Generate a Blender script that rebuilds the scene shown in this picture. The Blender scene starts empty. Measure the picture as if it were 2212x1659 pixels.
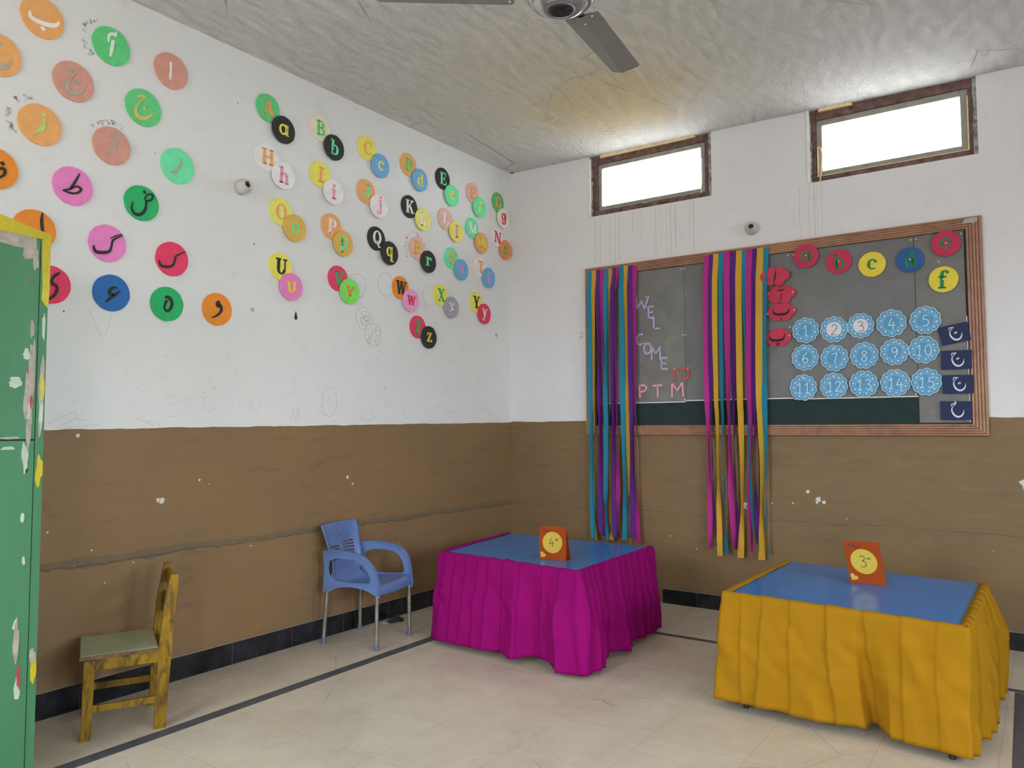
import bpy, bmesh, math, random
from mathutils import Vector, Matrix, noise
S=bpy.context.scene
COL=S.collection
pi=math.pi; R=math.radians
sin,cos=math.sin,math.cos

# ---------------- camera, world, light, exposure ----------------
YAW,PITCH,ROLL,FPX=-0.61289,0.056354,-0.003408,1645.9
def camera():
    f=Vector((sin(YAW)*cos(PITCH),cos(YAW)*cos(PITCH),sin(PITCH)))
    r=Vector((cos(YAW),-sin(YAW),0)); u=r.cross(f)
    r2=r*cos(ROLL)+u*sin(ROLL); u2=-r*sin(ROLL)+u*cos(ROLL)
    cd=bpy.data.cameras.new('camera'); co=bpy.data.objects.new('camera',cd); COL.objects.link(co)
    m=Matrix((r2,u2,-f)).transposed().to_4x4(); m.translation=Vector((4.2411,-6.0190,1.4760))
    co.matrix_world=m; cd.sensor_width=36; cd.lens=FPX/2212*36; cd.clip_start=.05
    S.camera=co
camera()
S.view_settings.view_transform='Standard'; S.view_settings.look='None'
S.view_settings.gamma=1; S.view_settings.use_curve_mapping=False
S.view_settings.exposure=1.03
S.cycles.use_denoising=True; S.cycles.max_bounces=6; S.cycles.diffuse_bounces=5; S.cycles.glossy_bounces=2; S.cycles.transmission_bounces=2; S.cycles.use_adaptive_sampling=True; S.cycles.adaptive_threshold=.06; S.cycles.adaptive_min_samples=16
S.cycles.transparent_max_bounces=6; S.cycles.sample_clamp_indirect=8
w=bpy.data.worlds.new('World'); S.world=w; w.use_nodes=True
def sky():      # bright hazy sky above, paler sunlit ground below the horizon
    t=w.node_tree; bg=t.nodes['Background']; tc=t.nodes.new('ShaderNodeTexCoord'); sp=t.nodes.new('ShaderNodeSeparateXYZ'); t.links.new(tc.outputs['Generated'],sp.inputs[0])
    mr=t.nodes.new('ShaderNodeMapRange'); t.links.new(sp.outputs[2],mr.inputs[0]); mr.inputs[1].default_value=-.06; mr.inputs[2].default_value=.06
    mx=t.nodes.new('ShaderNodeMix'); mx.data_type='RGBA'; t.links.new(mr.outputs[0],mx.inputs[0]); mx.inputs[6].default_value=(.45,.44,.42,1); mx.inputs[7].default_value=(.88,.96,1.0,1)
    t.links.new(mx.outputs[2],bg.inputs[0]); bg.inputs[1].default_value=9.0
sky()
def daylight(name,loc,rot,sx,sy,power,color=(1,.98,.95)):
    l=bpy.data.lights.new(name,'AREA'); l.shape='RECTANGLE'; l.size=sx; l.size_y=sy
    if power is None: l.cycles.is_portal=True
    else: l.energy=power; l.color=color
    o=bpy.data.objects.new(name,l); COL.objects.link(o); o.location=loc; o.rotation_euler=rot
# daylight enters through the two high windows of the back wall, the windows of the right wall, the rear doorway and an added rear window
daylight('daylight_portal',(1.45,.24,3.66),(-R(90),0,0),1.2,.62,None)
daylight('daylight_portal',(3.35,.24,3.62),(-R(90),0,0),1.2,.62,None)
daylight('daylight_portal',(7.22,-5.6,2.0),(0,R(90),0),1.6,2.0,None)
daylight('daylight_portal',(5.6,-8.22,1.1),(R(90),0,0),1.2,2.1,None)
daylight('daylight_portal',(1.7,-8.22,2.1),(R(90),0,0),2.2,1.8,None)
daylight('daylight_portal',(7.22,-3.0,2.2),(0,R(90),0),1.2,1.4,None)
E_=0.013324            # the back wall is not quite square to the left wall
CE,SE=cos(E_),sin(E_)
def ceil_z(x,y): return 3.96-.016257*x+.005743*y

# ---------------- helpers ----------------
def lin(c): return c/12.92 if c<=.04045 else ((c+.055)/1.055)**2.4
def col(r,g,b,k=.72): return tuple(min(.9,lin(v/255)/k) for v in (r,g,b))+(1,)
_M={}
class NT:
    def __init__(s,name):
        s.m=bpy.data.materials.new(name); s.m.use_nodes=True; s.t=s.m.node_tree; s.b=s.t.nodes['Principled BSDF']
    def n(s,ty,**kw):
        nd=s.t.nodes.new(ty)
        for k,v in kw.items():
            if k=='ins':
                for a,b in v.items():
                    if isinstance(b,bpy.types.NodeSocket): s.t.links.new(b,nd.inputs[a])
                    else: nd.inputs[a].default_value=b
            else: setattr(nd,k,v)
        return nd
    def l(s,a,b): s.t.links.new(a,b)
    def math(s,op,a,b=0,c=0):
        nd=s.n('ShaderNodeMath',operation=op)
        for i,v in enumerate((a,b,c)):
            if isinstance(v,bpy.types.NodeSocket): s.l(v,nd.inputs[i])
            else: nd.inputs[i].default_value=v
        return nd.outputs[0]
    def noise(s,scale,detail=4,rough=.55,vec=None,dist=0):
        nd=s.n('ShaderNodeTexNoise',ins={'Scale':scale,'Detail':detail,'Roughness':rough,'Distortion':dist})
        if vec is not None: s.l(vec,nd.inputs['Vector'])
        return nd.outputs['Fac']
    def ramp(s,fac,lo,hi,a=0,b=1):
        nd=s.n('ShaderNodeMapRange',ins={0:fac,1:lo,2:hi,3:a,4:b}); return nd.outputs[0]
    def mix(s,fac,a,b,mode='MIX'):
        nd=s.n('ShaderNodeMix',data_type='RGBA',blend_type=mode)
        for k,v in ((0,fac),(6,a),(7,b)):
            if isinstance(v,bpy.types.NodeSocket): s.l(v,nd.inputs[k])
            else: nd.inputs[k].default_value=v
        return nd.outputs[2]
    def obj(s): return s.n('ShaderNodeTexCoord').outputs['Object']
    def bump(s,h,strength=.3,dist=.01):
        nd=s.n('ShaderNodeBump',ins={'Strength':strength,'Distance':dist,'Height':h}); s.l(nd.outputs[0],s.b.inputs['Normal'])
    def base(s,c,rough=.8):
        if isinstance(c,bpy.types.NodeSocket): s.l(c,s.b.inputs['Base Color'])
        else: s.b.inputs['Base Color'].default_value=c
        if isinstance(rough,bpy.types.NodeSocket): s.l(rough,s.b.inputs['Roughness'])
        else: s.b.inputs['Roughness'].default_value=rough
        return s.m
def simple(name,c,rough=.8,metal=0,var=.06,scale=9,bump=0,spec=None):
    """plain surface with a faint procedural mottling"""
    if name in _M: return _M[name]
    t=NT(name); f=t.noise(scale,5,.6,t.obj())
    dark=tuple(v*(1-var*2) for v in c[:3])+(1,); lite=tuple(min(1,v*(1+var)) for v in c[:3])+(1,)
    t.base(t.mix(t.ramp(f,.3,.7),dark,lite),rough); t.b.inputs['Metallic'].default_value=metal
    if spec is not None: t.b.inputs['Specular IOR Level'].default_value=spec
    if bump: t.bump(t.noise(scale*12,4,.6,t.obj()),bump,.004)
    _M[name]=t.m; return t.m

class MB:
    def __init__(s): s.v=[]; s.f=[]; s.mi=[]; s.sm=[]
    def add(s,vs,fs,mi=0,smooth=False):
        o=len(s.v); s.v+= [tuple(p) for p in vs]
        for f in fs: s.f.append(tuple(i+o for i in f)); s.mi.append(mi); s.sm.append(smooth)
    def box(s,a,b,mi=0,M=None):
        (x0,y0,z0),(x1,y1,z1)=a,b
        v=[Vector(p) for p in ((x0,y0,z0),(x1,y0,z0),(x1,y1,z0),(x0,y1,z0),(x0,y0,z1),(x1,y0,z1),(x1,y1,z1),(x0,y1,z1))]
        if M: v=[M@p for p in v]
        s.add(v,[(0,3,2,1),(4,5,6,7),(0,1,5,4),(1,2,6,5),(2,3,7,6),(3,0,4,7)],mi)
    def hexa(s,b,t,mi=0):
        s.add(list(b)+list(t),[(0,3,2,1),(4,5,6,7),(0,1,5,4),(1,2,6,5),(2,3,7,6),(3,0,4,7)],mi)
    def prism(s,poly,z0,z1,mi=0,smooth=False,cap0=True):
        n=len(poly); a=sum(poly[i][0]*poly[(i+1)%n][1]-poly[(i+1)%n][0]*poly[i][1] for i in range(n))
        if a<0: poly=poly[::-1]
        vs=[(x,y,z0) for x,y in poly]+[(x,y,z1) for x,y in poly]
        fs=[tuple(range(n,2*n))]+([tuple(range(n-1,-1,-1))] if cap0 else [])
        s.add(vs,fs,mi)
        s.add(vs,[(i,(i+1)%n,n+(i+1)%n,n+i) for i in range(n)],mi,smooth)
    def strip(s,L,Rr,z0,z1,mi=0):
        """prism over a ribbon given by its left and right edges (2D)"""
        n=len(L); vs=[(x,y,z1) for x,y in L]+[(x,y,z1) for x,y in Rr]+[(x,y,z0) for x,y in L]+[(x,y,z0) for x,y in Rr]
        fs=[]
        for i in range(n-1):
            fs.append((n+i,n+i+1,i+1,i)); fs.append((i,i+1,2*n+i+1,2*n+i)); fs.append((n+i+1,n+i,3*n+i,3*n+i+1))
        fs.append((0,2*n,3*n,n)); fs.append((n-1,2*n-1,4*n-1,3*n-1))
        s.add(vs,fs,mi)
    def lathe(s,prof,n=24,M=None,mi=0,smooth=True):
        vs=[]; 
        for r,z in prof:
            for k in range(n):
                p=Vector((r*cos(2*pi*k/n),r*sin(2*pi*k/n),z)); vs.append(M@p if M else p)
        fs=[]
        for i in range(len(prof)-1):
            for k in range(n): fs.append((i*n+k,i*n+(k+1)%n,(i+1)*n+(k+1)%n,(i+1)*n+k))
        s.add(vs,fs,mi,smooth)
        s.add(vs[:n],[tuple(range(n-1,-1,-1))],mi); s.add(vs[-n:],[tuple(range(n))],mi)
    def tube(s,pts,rad,n=10,mi=0):
        pts=[Vector(p) for p in pts]; rs=rad if isinstance(rad,(list,tuple)) else [rad]*len(pts)
        vs=[]; ref=Vector((0,0,1)) if abs((pts[1]-pts[0]).normalized().z)<.9 else Vector((1,0,0))
        for i,p in enumerate(pts):
            d=(pts[min(i+1,len(pts)-1)]-pts[max(i-1,0)]).normalized(); a=d.cross(ref).normalized(); b=d.cross(a)
            vs+=[p+(a*cos(2*pi*k/n)+b*sin(2*pi*k/n))*rs[i] for k in range(n)]
        fs=[(i*n+k,i*n+(k+1)%n,(i+1)*n+(k+1)%n,(i+1)*n+k) for i in range(len(pts)-1) for k in range(n)]
        s.add(vs,fs,mi,True); s.add(vs[:n],[tuple(range(n))],mi); s.add(vs[-n:],[tuple(range(n-1,-1,-1))],mi)
    def grid(s,P,mi=0,smooth=True,close=False):
        nu=len(P); nv=len(P[0]); vs=[p for r in P for p in r]
        fs=[]
        for i in range(nu-1):
            for j in range(nv-1+(1 if close else 0)):
                fs.append((i*nv+j,(i+1)*nv+j,(i+1)*nv+(j+1)%nv,i*nv+(j+1)%nv))
        s.add(vs,fs,mi,smooth)
    def build(s,name,mats,parent=None,M=None,bevel=0,solid=0,fix=True):
        me=bpy.data.meshes.new(name); me.from_pydata(s.v,[],s.f)
        if not isinstance(mats,(list,tuple)): mats=[mats]
        for m in mats: me.materials.append(m)
        me.polygons.foreach_set('material_index',s.mi); me.polygons.foreach_set('use_smooth',s.sm)
        if fix:
            bm=bmesh.new(); bm.from_mesh(me); bmesh.ops.recalc_face_normals(bm,faces=bm.faces); bm.to_mesh(me); bm.free()
        me.update()
        o=bpy.data.objects.new(name,me); COL.objects.link(o)
        if parent: o.parent=parent
        if M is not None: o.matrix_local=M
        if solid: md=o.modifiers.new('thickness','SOLIDIFY'); md.thickness=solid; md.offset=0
        if bevel: md=o.modifiers.new('bevel','BEVEL'); md.width=bevel; md.segments=2; md.limit_method='ANGLE'
        return o
def tag(o,label=None,cat=None,group=None,kind=None):
    if label: o['label']=label
    if cat: o['category']=cat
    if group: o['group']=group
    if kind: o['kind']=kind
    return o
def thing(name,label,cat,M,group=None):
    o=bpy.data.objects.new(name,None); o.empty_display_size=.05; COL.objects.link(o)
    o.matrix_world=M if isinstance(M,Matrix) else Matrix.Translation(M)
    return tag(o,label,cat,group)
def struct(o): o['kind']='structure'; return o
def ML(y,z,d=0,rot=0):      # frame on the left wall: X to the right, Y up, Z out of the wall
    return Matrix(((0,0,1,d),(1,0,0,y),(0,1,0,z),(0,0,0,1)))@Matrix.Rotation(rot,4,'Z')
def MW(s,z,d=0,rot=0):      # frame on the back wall
    return Matrix(((CE,0,SE,s*CE+d*SE),(SE,0,-CE,s*SE-d*CE),(0,1,0,z),(0,0,0,1)))@Matrix.Rotation(rot,4,'Z')
def cr(P,n=5):
    """Catmull-Rom through points of any size"""
    out=[]; m=len(P)
    for i in range(m-1):
        p0,p1,p2,p3=P[max(i-1,0)],P[i],P[i+1],P[min(i+2,m-1)]
        for k in range(n):
            t=k/n; out.append(tuple(.5*((2*b)+(-a+c)*t+(2*a-5*b+4*c-d)*t*t+(-a+3*b-3*c+d)*t**3) for a,b,c,d in zip(p0,p1,p2,p3)))
    out.append(tuple(P[-1])); return out
def brush(mb,P,z0,z1,mi=0,n=5,sc=1,straight=False,ox=0,oy=0):
    """one pen stroke: points (x, y, width)"""
    Q=[(p[0]*sc+ox,p[1]*sc+oy,p[2]*sc) for p in P]
    if len(Q)>2 and not straight: Q=cr(Q,n)
    L=[];Rr=[]
    for i,(x,y,wd) in enumerate(Q):
        a=Q[max(i-1,0)]; b=Q[min(i+1,len(Q)-1)]; dx,dy=b[0]-a[0],b[1]-a[1]; l=math.hypot(dx,dy) or 1
        nx,ny=-dy/l*abs(wd)/2,dx/l*abs(wd)/2; L.append((x+nx,y+ny)); Rr.append((x-nx,y-ny))
    mb.strip(L,Rr,z0,z1,mi)
def circle(r,n=40,cx=0,cy=0,jit=0,seed=0):
    return [(cx+(r+jit*noise.noise(Vector((3*cos(2*pi*k/n),3*sin(2*pi*k/n),seed))))*cos(2*pi*k/n),cy+(r+jit*noise.noise(Vector((3*cos(2*pi*k/n)+9,3*sin(2*pi*k/n),seed))))*sin(2*pi*k/n)) for k in range(n)]

# ---- slab-serif alphabet, capital height 1: every glyph is a list of bars, slants, rings and pen strokes ----
def glyph(ch,tk=.2,tn=.085):
    G=[]
    def V(x,a=0,b=1,w=None): G.append(('q',[(x-(w or tk)/2,a),(x+(w or tk)/2,a),(x+(w or tk)/2,b),(x-(w or tk)/2,b)]))
    def H(y,a,b,w=None): w=w or tn; G.append(('q',[(a,y-w/2),(b,y-w/2),(b,y+w/2),(a,y+w/2)]))
    def D(x0,y0,x1,y1,w): G.append(('q',[(x0-w/2,y0),(x0+w/2,y0),(x1+w/2,y1),(x1-w/2,y1)]))
    def B(x,w=.36): H(tn/2,x-w/2,x+w/2)
    def T(x,w=.36,h=1): H(h-tn/2,x-w/2,x+w/2)
    def O(cx,cy,rx,ry,a0=0,a1=360,wx=None,wy=None):
        wx=wx or tk; wy=wy or tn; n=max(6,int(abs(a1-a0)/12)); A=[R(a0+(a1-a0)*k/n) for k in range(n+1)]
        G.append(('s',[(cx+rx*cos(a),cy+ry*sin(a)) for a in A],[(cx+(rx-wx)*cos(a),cy+(ry-wy)*sin(a)) for a in A]))
    def P(*p): G.append(('b',list(p)))
    def dot(x,y,r): G.append(('q',circle(r,12,x,y)))
    xh=.68
    if ch=='A': D(.13,0,.42,1,.085);D(.72,0,.44,1,.21);H(.32,.22,.62);B(.13,.28);B(.73,.36)
    elif ch=='B': V(.2);O(.42,.745,.28,.255,-90,90);O(.42,.28,.32,.28,-90,90);H(.957,.04,.44);H(.53,.2,.44);H(.043,.04,.44)
    elif ch=='C': O(.46,.5,.4,.5,52,308,.2,.08);D(.76,.68,.76,1,.06);P((.68,.1,.08),(.78,.26,.04))
    elif ch=='D': V(.2);O(.38,.5,.42,.5,-90,90);H(.957,.04,.4);H(.043,.04,.4)
    elif ch=='E': V(.2);H(.957,.04,.72);H(.5,.2,.54);H(.043,.04,.74);D(.69,.72,.71,1,.06);D(.74,0,.72,.3,.06);V(.54,.36,.64,.06)
    elif ch=='F': V(.2);H(.957,.04,.72);H(.5,.2,.54);B(.2);D(.69,.72,.71,1,.06);V(.54,.36,.64,.06)
    elif ch=='G': O(.46,.5,.4,.5,52,300,.2,.08);V(.73,.04,.42,.19);T(.72,.34,.46);D(.74,.68,.74,1,.06)
    elif ch=='H': V(.2);V(.72);H(.5,.2,.72);[ (B(x),T(x)) for x in (.2,.72)]
    elif ch=='I': V(.3);B(.3,.46);T(.3,.46)
    elif ch=='J': V(.48,.26,1);T(.48,.44);O(.34,.24,.24,.24,180,360,.12,.09);dot(.15,.3,.1)
    elif ch=='K': V(.2);B(.2);T(.2);D(.32,.42,.7,.96,.1);D(.74,.04,.44,.56,.2);B(.74,.34);T(.7,.3)
    elif ch=='L': V(.22);T(.22,.4);H(.043,.04,.72);D(.73,0,.7,.34,.07)
    elif ch=='M': D(.14,0,.14,1,.08);V(.86,0,1,.2);D(.5,.06,.18,1,.2);D(.5,.06,.84,1,.08);B(.14,.28);B(.86,.34);T(.1,.22);T(.9,.24)
    elif ch=='N': D(.17,0,.17,1,.085);D(.8,0,.2,1,.21);D(.82,0,.82,1,.085);B(.17,.3);T(.1,.24);T(.82,.3)
    elif ch=='O': O(.45,.5,.41,.5,0,360,.19,.07)
    elif ch=='P': V(.2);O(.42,.72,.31,.28,-90,90);H(.957,.04,.44);H(.483,.2,.44);B(.2,.4)
    elif ch=='Q': O(.45,.5,.41,.5,0,360,.2,.07);P((.36,.16,.05),(.46,.24,.08),(.54,.1,.12),(.62,-.14,.12),(.76,-.16,.06),(.8,-.06,.03));O(.42,.1,.13,.13,0,180,.06,.06)
    elif ch=='R': V(.2);O(.42,.745,.29,.255,-90,90);H(.957,.04,.44);H(.53,.2,.44);B(.2,.34);P((.48,.52,.16),(.58,.4,.2),(.62,.16,.18),(.72,.03,.1),(.84,.1,.04))
    elif ch=='S': P((.68,.78,.05),(.6,.93,.09),(.42,.96,.1),(.2,.88,.16),(.18,.68,.19),(.42,.52,.22),(.64,.36,.2),(.64,.14,.17),(.44,.04,.1),(.22,.06,.09),(.12,.24,.05));D(.68,.7,.68,1,.06);D(.11,0,.11,.32,.06)
    elif ch=='T': V(.4);H(.957,.03,.77);B(.4,.38);D(.05,.7,.05,1,.06);D(.75,.7,.75,1,.06)
    elif ch=='U': V(.21,.3,1,.21);D(.7,.3,.7,1,.085);T(.2,.4);T(.7,.3);O(.425,.32,.32,.32,180,360,.19,.1)
    elif ch=='V': D(.42,0,.16,1,.21);D(.42,0,.72,1,.085);T(.16,.38);T(.72,.3)
    elif ch=='W': D(.34,0,.14,1,.2);D(.34,0,.54,.96,.08);D(.74,0,.54,1,.2);D(.74,0,.96,1,.08);T(.14,.32);T(.54,.3);T(.96,.26)
    elif ch=='X': D(.7,0,.18,1,.21);D(.16,0,.7,1,.085);B(.15,.28);B(.7,.36);T(.18,.36);T(.7,.28)
    elif ch=='Y': D(.42,.4,.16,1,.2);D(.46,.4,.72,1,.085);V(.43,0,.5);B(.43,.4);T(.16,.34);T(.72,.28)
    elif ch=='Z': H(.957,.1,.74);H(.043,.06,.76);D(.18,.03,.64,.97,.22);D(.12,.7,.12,1,.06);D(.74,0,.74,.3,.06)
    elif ch=='a': O(.32,.34,.3,.34,0,360,.14,.1);V(.6,0,.7,.15);B(.64,.2);T(.57,.16,.7)
    elif ch=='b': V(.2,0,1,.18);O(.4,.34,.28,.34,0,360,.17,.07);T(.14,.24,1)
    elif ch=='c': O(.36,.34,.3,.34,50,310,.17,.08);dot(.54,.52,.09)
    elif ch=='d': O(.32,.34,.28,.34,0,360,.17,.07);V(.54,0,1,.18);T(.48,.22);B(.6,.22)
    elif ch=='e': O(.36,.34,.3,.34,20,320,.17,.075);O(.36,.34,.3,.34,0,20,.14,.07);H(.36,.14,.66,.07)
    elif ch=='f': V(.26,0,.82,.18);O(.4,.8,.23,.22,60,180,.17,.08);dot(.52,.9,.085);H(.65,.06,.48);B(.26,.4)
    elif ch=='g': O(.32,.36,.29,.33,0,360,.16,.11);V(.56,-.06,.69,.16);O(.34,-.06,.3,.26,180,360,.15,.13)
    elif ch=='h': V(.2,0,1,.18);T(.14,.26);B(.2,.34);O(.4,.44,.28,.25,0,170,.18,.08);V(.59,0,.46,.18);B(.6,.32)
    elif ch=='i': V(.24,0,.66,.18);T(.18,.24,xh);B(.24,.38);dot(.24,.87,.11)
    elif ch=='j': V(.34,-.14,.66,.16);T(.27,.24,xh);O(.22,-.14,.2,.2,180,360,.1,.08);dot(.34,.87,.11)
    elif ch=='k': V(.2,0,1,.18);T(.14,.26);B(.2,.3);D(.3,.28,.6,.66,.1);D(.64,.02,.4,.44,.18);B(.64,.26);T(.6,.24,xh)
    elif ch=='l': V(.24,0,1,.19);T(.18,.26);B(.24,.4)
    elif ch=='m': V(.18,0,.66,.17);T(.12,.2,xh);O(.36,.44,.24,.25,0,170,.16,.08);V(.52,0,.46,.17);O(.7,.44,.24,.25,0,160,.16,.08);V(.86,0,.46,.17);[B(x,.26) for x in (.18,.52,.87)]
    elif ch=='n': V(.18,0,.66,.18);T(.12,.22,xh);O(.38,.44,.28,.25,0,170,.18,.08);V(.57,0,.46,.18);B(.18,.3);B(.58,.3)
    elif ch=='o': O(.34,.34,.31,.34,0,360,.16,.065)
    elif ch=='p': V(.2,-.34,.66,.18);T(.13,.22,xh);O(.4,.34,.29,.34,0,360,.17,.07);H(-.3,.02,.38)
    elif ch=='q': O(.32,.34,.28,.34,0,360,.17,.07);V(.54,-.34,.7,.17);H(-.3,.42,.76)
    elif ch=='r': V(.2,0,.66,.18);T(.13,.22,xh);B(.2,.38);O(.44,.42,.27,.25,55,160,.12,.1);dot(.56,.55,.1)
    elif ch=='s': P((.5,.52,.05),(.42,.63,.07),(.28,.64,.08),(.15,.56,.12),(.2,.42,.15),(.4,.3,.16),(.46,.16,.14),(.34,.05,.08),(.18,.05,.07),(.09,.18,.05));D(.5,.46,.5,.68,.05);D(.08,0,.08,.24,.05)
    elif ch=='t': V(.24,.14,.9,.17);H(.64,.08,.46);O(.38,.16,.23,.16,180,300,.16,.09)
    elif ch=='u': V(.18,.16,.66,.18);T(.12,.24,xh);O(.36,.18,.27,.18,180,340,.18,.09);V(.57,0,.66,.18);T(.5,.2,xh);B(.64,.2)
    elif ch=='v': D(.34,0,.14,.68,.17);D(.34,0,.56,.68,.07);T(.13,.28,xh);T(.57,.22,xh)
    elif ch=='w': D(.28,0,.12,.68,.16);D(.28,0,.45,.66,.065);D(.62,0,.45,.68,.16);D(.62,0,.8,.68,.065);T(.11,.26,xh);T(.45,.2,xh);T(.81,.2,xh)
    elif ch=='x': D(.54,0,.16,.68,.17);D(.14,0,.54,.68,.07);B(.13,.22);B(.55,.28);T(.16,.28,xh);T(.55,.22,xh)
    elif ch=='y': D(.36,0,.14,.68,.17);D(.24,-.3,.58,.68,.08);T(.13,.28,xh);T(.58,.22,xh);dot(.16,-.26,.09);H(-.3,.14,.28,.08)
    elif ch=='z': H(.64,.08,.56);H(.043,.04,.58);D(.14,.02,.46,.66,.18);D(.09,.46,.09,.68,.05);D(.57,0,.57,.22,.05)
    return G
def draw(mb,G,z0,z1,sc,ox,oy,mi=0):
    for g in G:
        if g[0]=='q': mb.prism([(x*sc+ox,y*sc+oy) for x,y in g[1]],z0,z1,mi)
        elif g[0]=='s': mb.strip([(x*sc+ox,y*sc+oy) for x,y in g[1]],[(x*sc+ox,y*sc+oy) for x,y in g[2]],z0,z1,mi)
        else: brush(mb,g[1],z0,z1,mi,4,sc,False,ox,oy)
def gbox(G):
    P=[]
    for g in G:
        P+=list(g[1]); 
        if g[0]=='s': P+=list(g[2])
    xs=[p[0] for p in P]; ys=[p[1] for p in P]; return min(xs),max(xs),min(ys),max(ys)
# handwritten numerals, height 1
DIG={'0':[[(.3,1),(.08,.75),(.05,.3),(.25,0),(.48,.15),(.55,.6),(.45,.92),(.3,1)]],
'1':[[(.08,.72),(.32,1),(.3,.5),(.28,0)],[(.1,0),(.5,0)]],
'2':[[(.08,.76),(.22,.98),(.45,.95),(.52,.72),(.35,.4),(.06,.02)],[(.06,.02),(.56,.05)]],
'3':[[(.08,.88),(.28,1),(.48,.86),(.42,.62),(.24,.55)],[(.24,.55),(.5,.44),(.54,.2),(.34,0),(.06,.1)]],
'4':[[(.3,1),(.05,.34)],[(.05,.34),(.6,.38)],[(.44,.66),(.42,0)]],
'5':[[(.55,1),(.16,.98)],[(.16,.98),(.12,.56)],[(.12,.56),(.38,.62),(.54,.36),(.4,.06),(.06,.06)]],
'6':[[(.46,1),(.16,.7),(.06,.3),(.2,.02),(.46,.08),(.5,.36),(.3,.5),(.1,.36)]],
'7':[[(.05,.94),(.55,1)],[(.55,1),(.36,.5),(.28,0)]],
'8':[[(.3,.52),(.1,.74),(.26,1),(.48,.8),(.3,.52),(.06,.26),(.24,0),(.5,.2),(.3,.52)]],
'9':[[(.5,.76),(.3,1),(.08,.8),(.16,.54),(.4,.56),(.52,.78),(.5,.4),(.28,0)]]}
def digits(mb,txt,h,wd,z0,z1,cx=0,cy=0,mi=0):
    adv=.72; W=adv*(len(txt)-1)+.56
    for i,c in enumerate(txt):
        for st in DIG[c]:
            brush(mb,[(x+i*adv-W/2,y-.5,wd/h) for x,y in st],z0,z1,mi,5,h,len(st)==2,cx,cy)

# positions and pen strokes measured on the walls, in metres
ALPHA={'A':(-2.851,3.63),'a':(-2.73,3.516),'B':(-2.4,3.638),'b':(-2.278,3.529),'C':(-1.936,3.632),'c':(-1.802,3.527),'H':(-2.852,3.293),'h':(-2.726,3.198),'I':(-2.393,3.298),'i':(-2.279,3.198),'J':(-1.941,3.289),'j':(-1.815,3.203),'O':(-2.735,2.948),'o':(-2.623,2.856),'P':(-2.285,2.943),'p':(-2.181,2.834),'Q':(-1.829,2.945),'q':(-1.696,2.853),'D':(-1.47,3.634),'d':(-1.342,3.536),'E':(-1.036,3.633),'e':(-0.925,3.51),'K':(-1.457,3.286),'k':(-1.303,3.212),'F':(-0.616,3.612),'f':(-0.526,3.498),'G':(-0.223,3.62),'g':(-0.153,3.48),'L':(-1.001,3.286),'l':(-0.862,3.203),'M':(-0.623,3.285),'m':(-0.496,3.173),'N':(-0.239,3.279),'n':(-0.115,3.179),'R':(-1.362,2.96),'r':(-1.234,2.866),'S':(-0.916,2.958),'s':(-0.792,2.874),'T':(-0.499,2.951),'t':(-0.388,2.864),'U':(-2.73,2.571),'u':(-2.648,2.442),'V':(-2.216,2.57),'v':(-2.114,2.488),'W':(-1.556,2.599),'w':(-1.446,2.509),'X':(-1.059,2.61),'x':(-0.929,2.518),'Y':(-0.566,2.614),'y':(-0.457,2.518),'Z':(-1.349,2.303),'z':(-1.224,2.228)}
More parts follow.
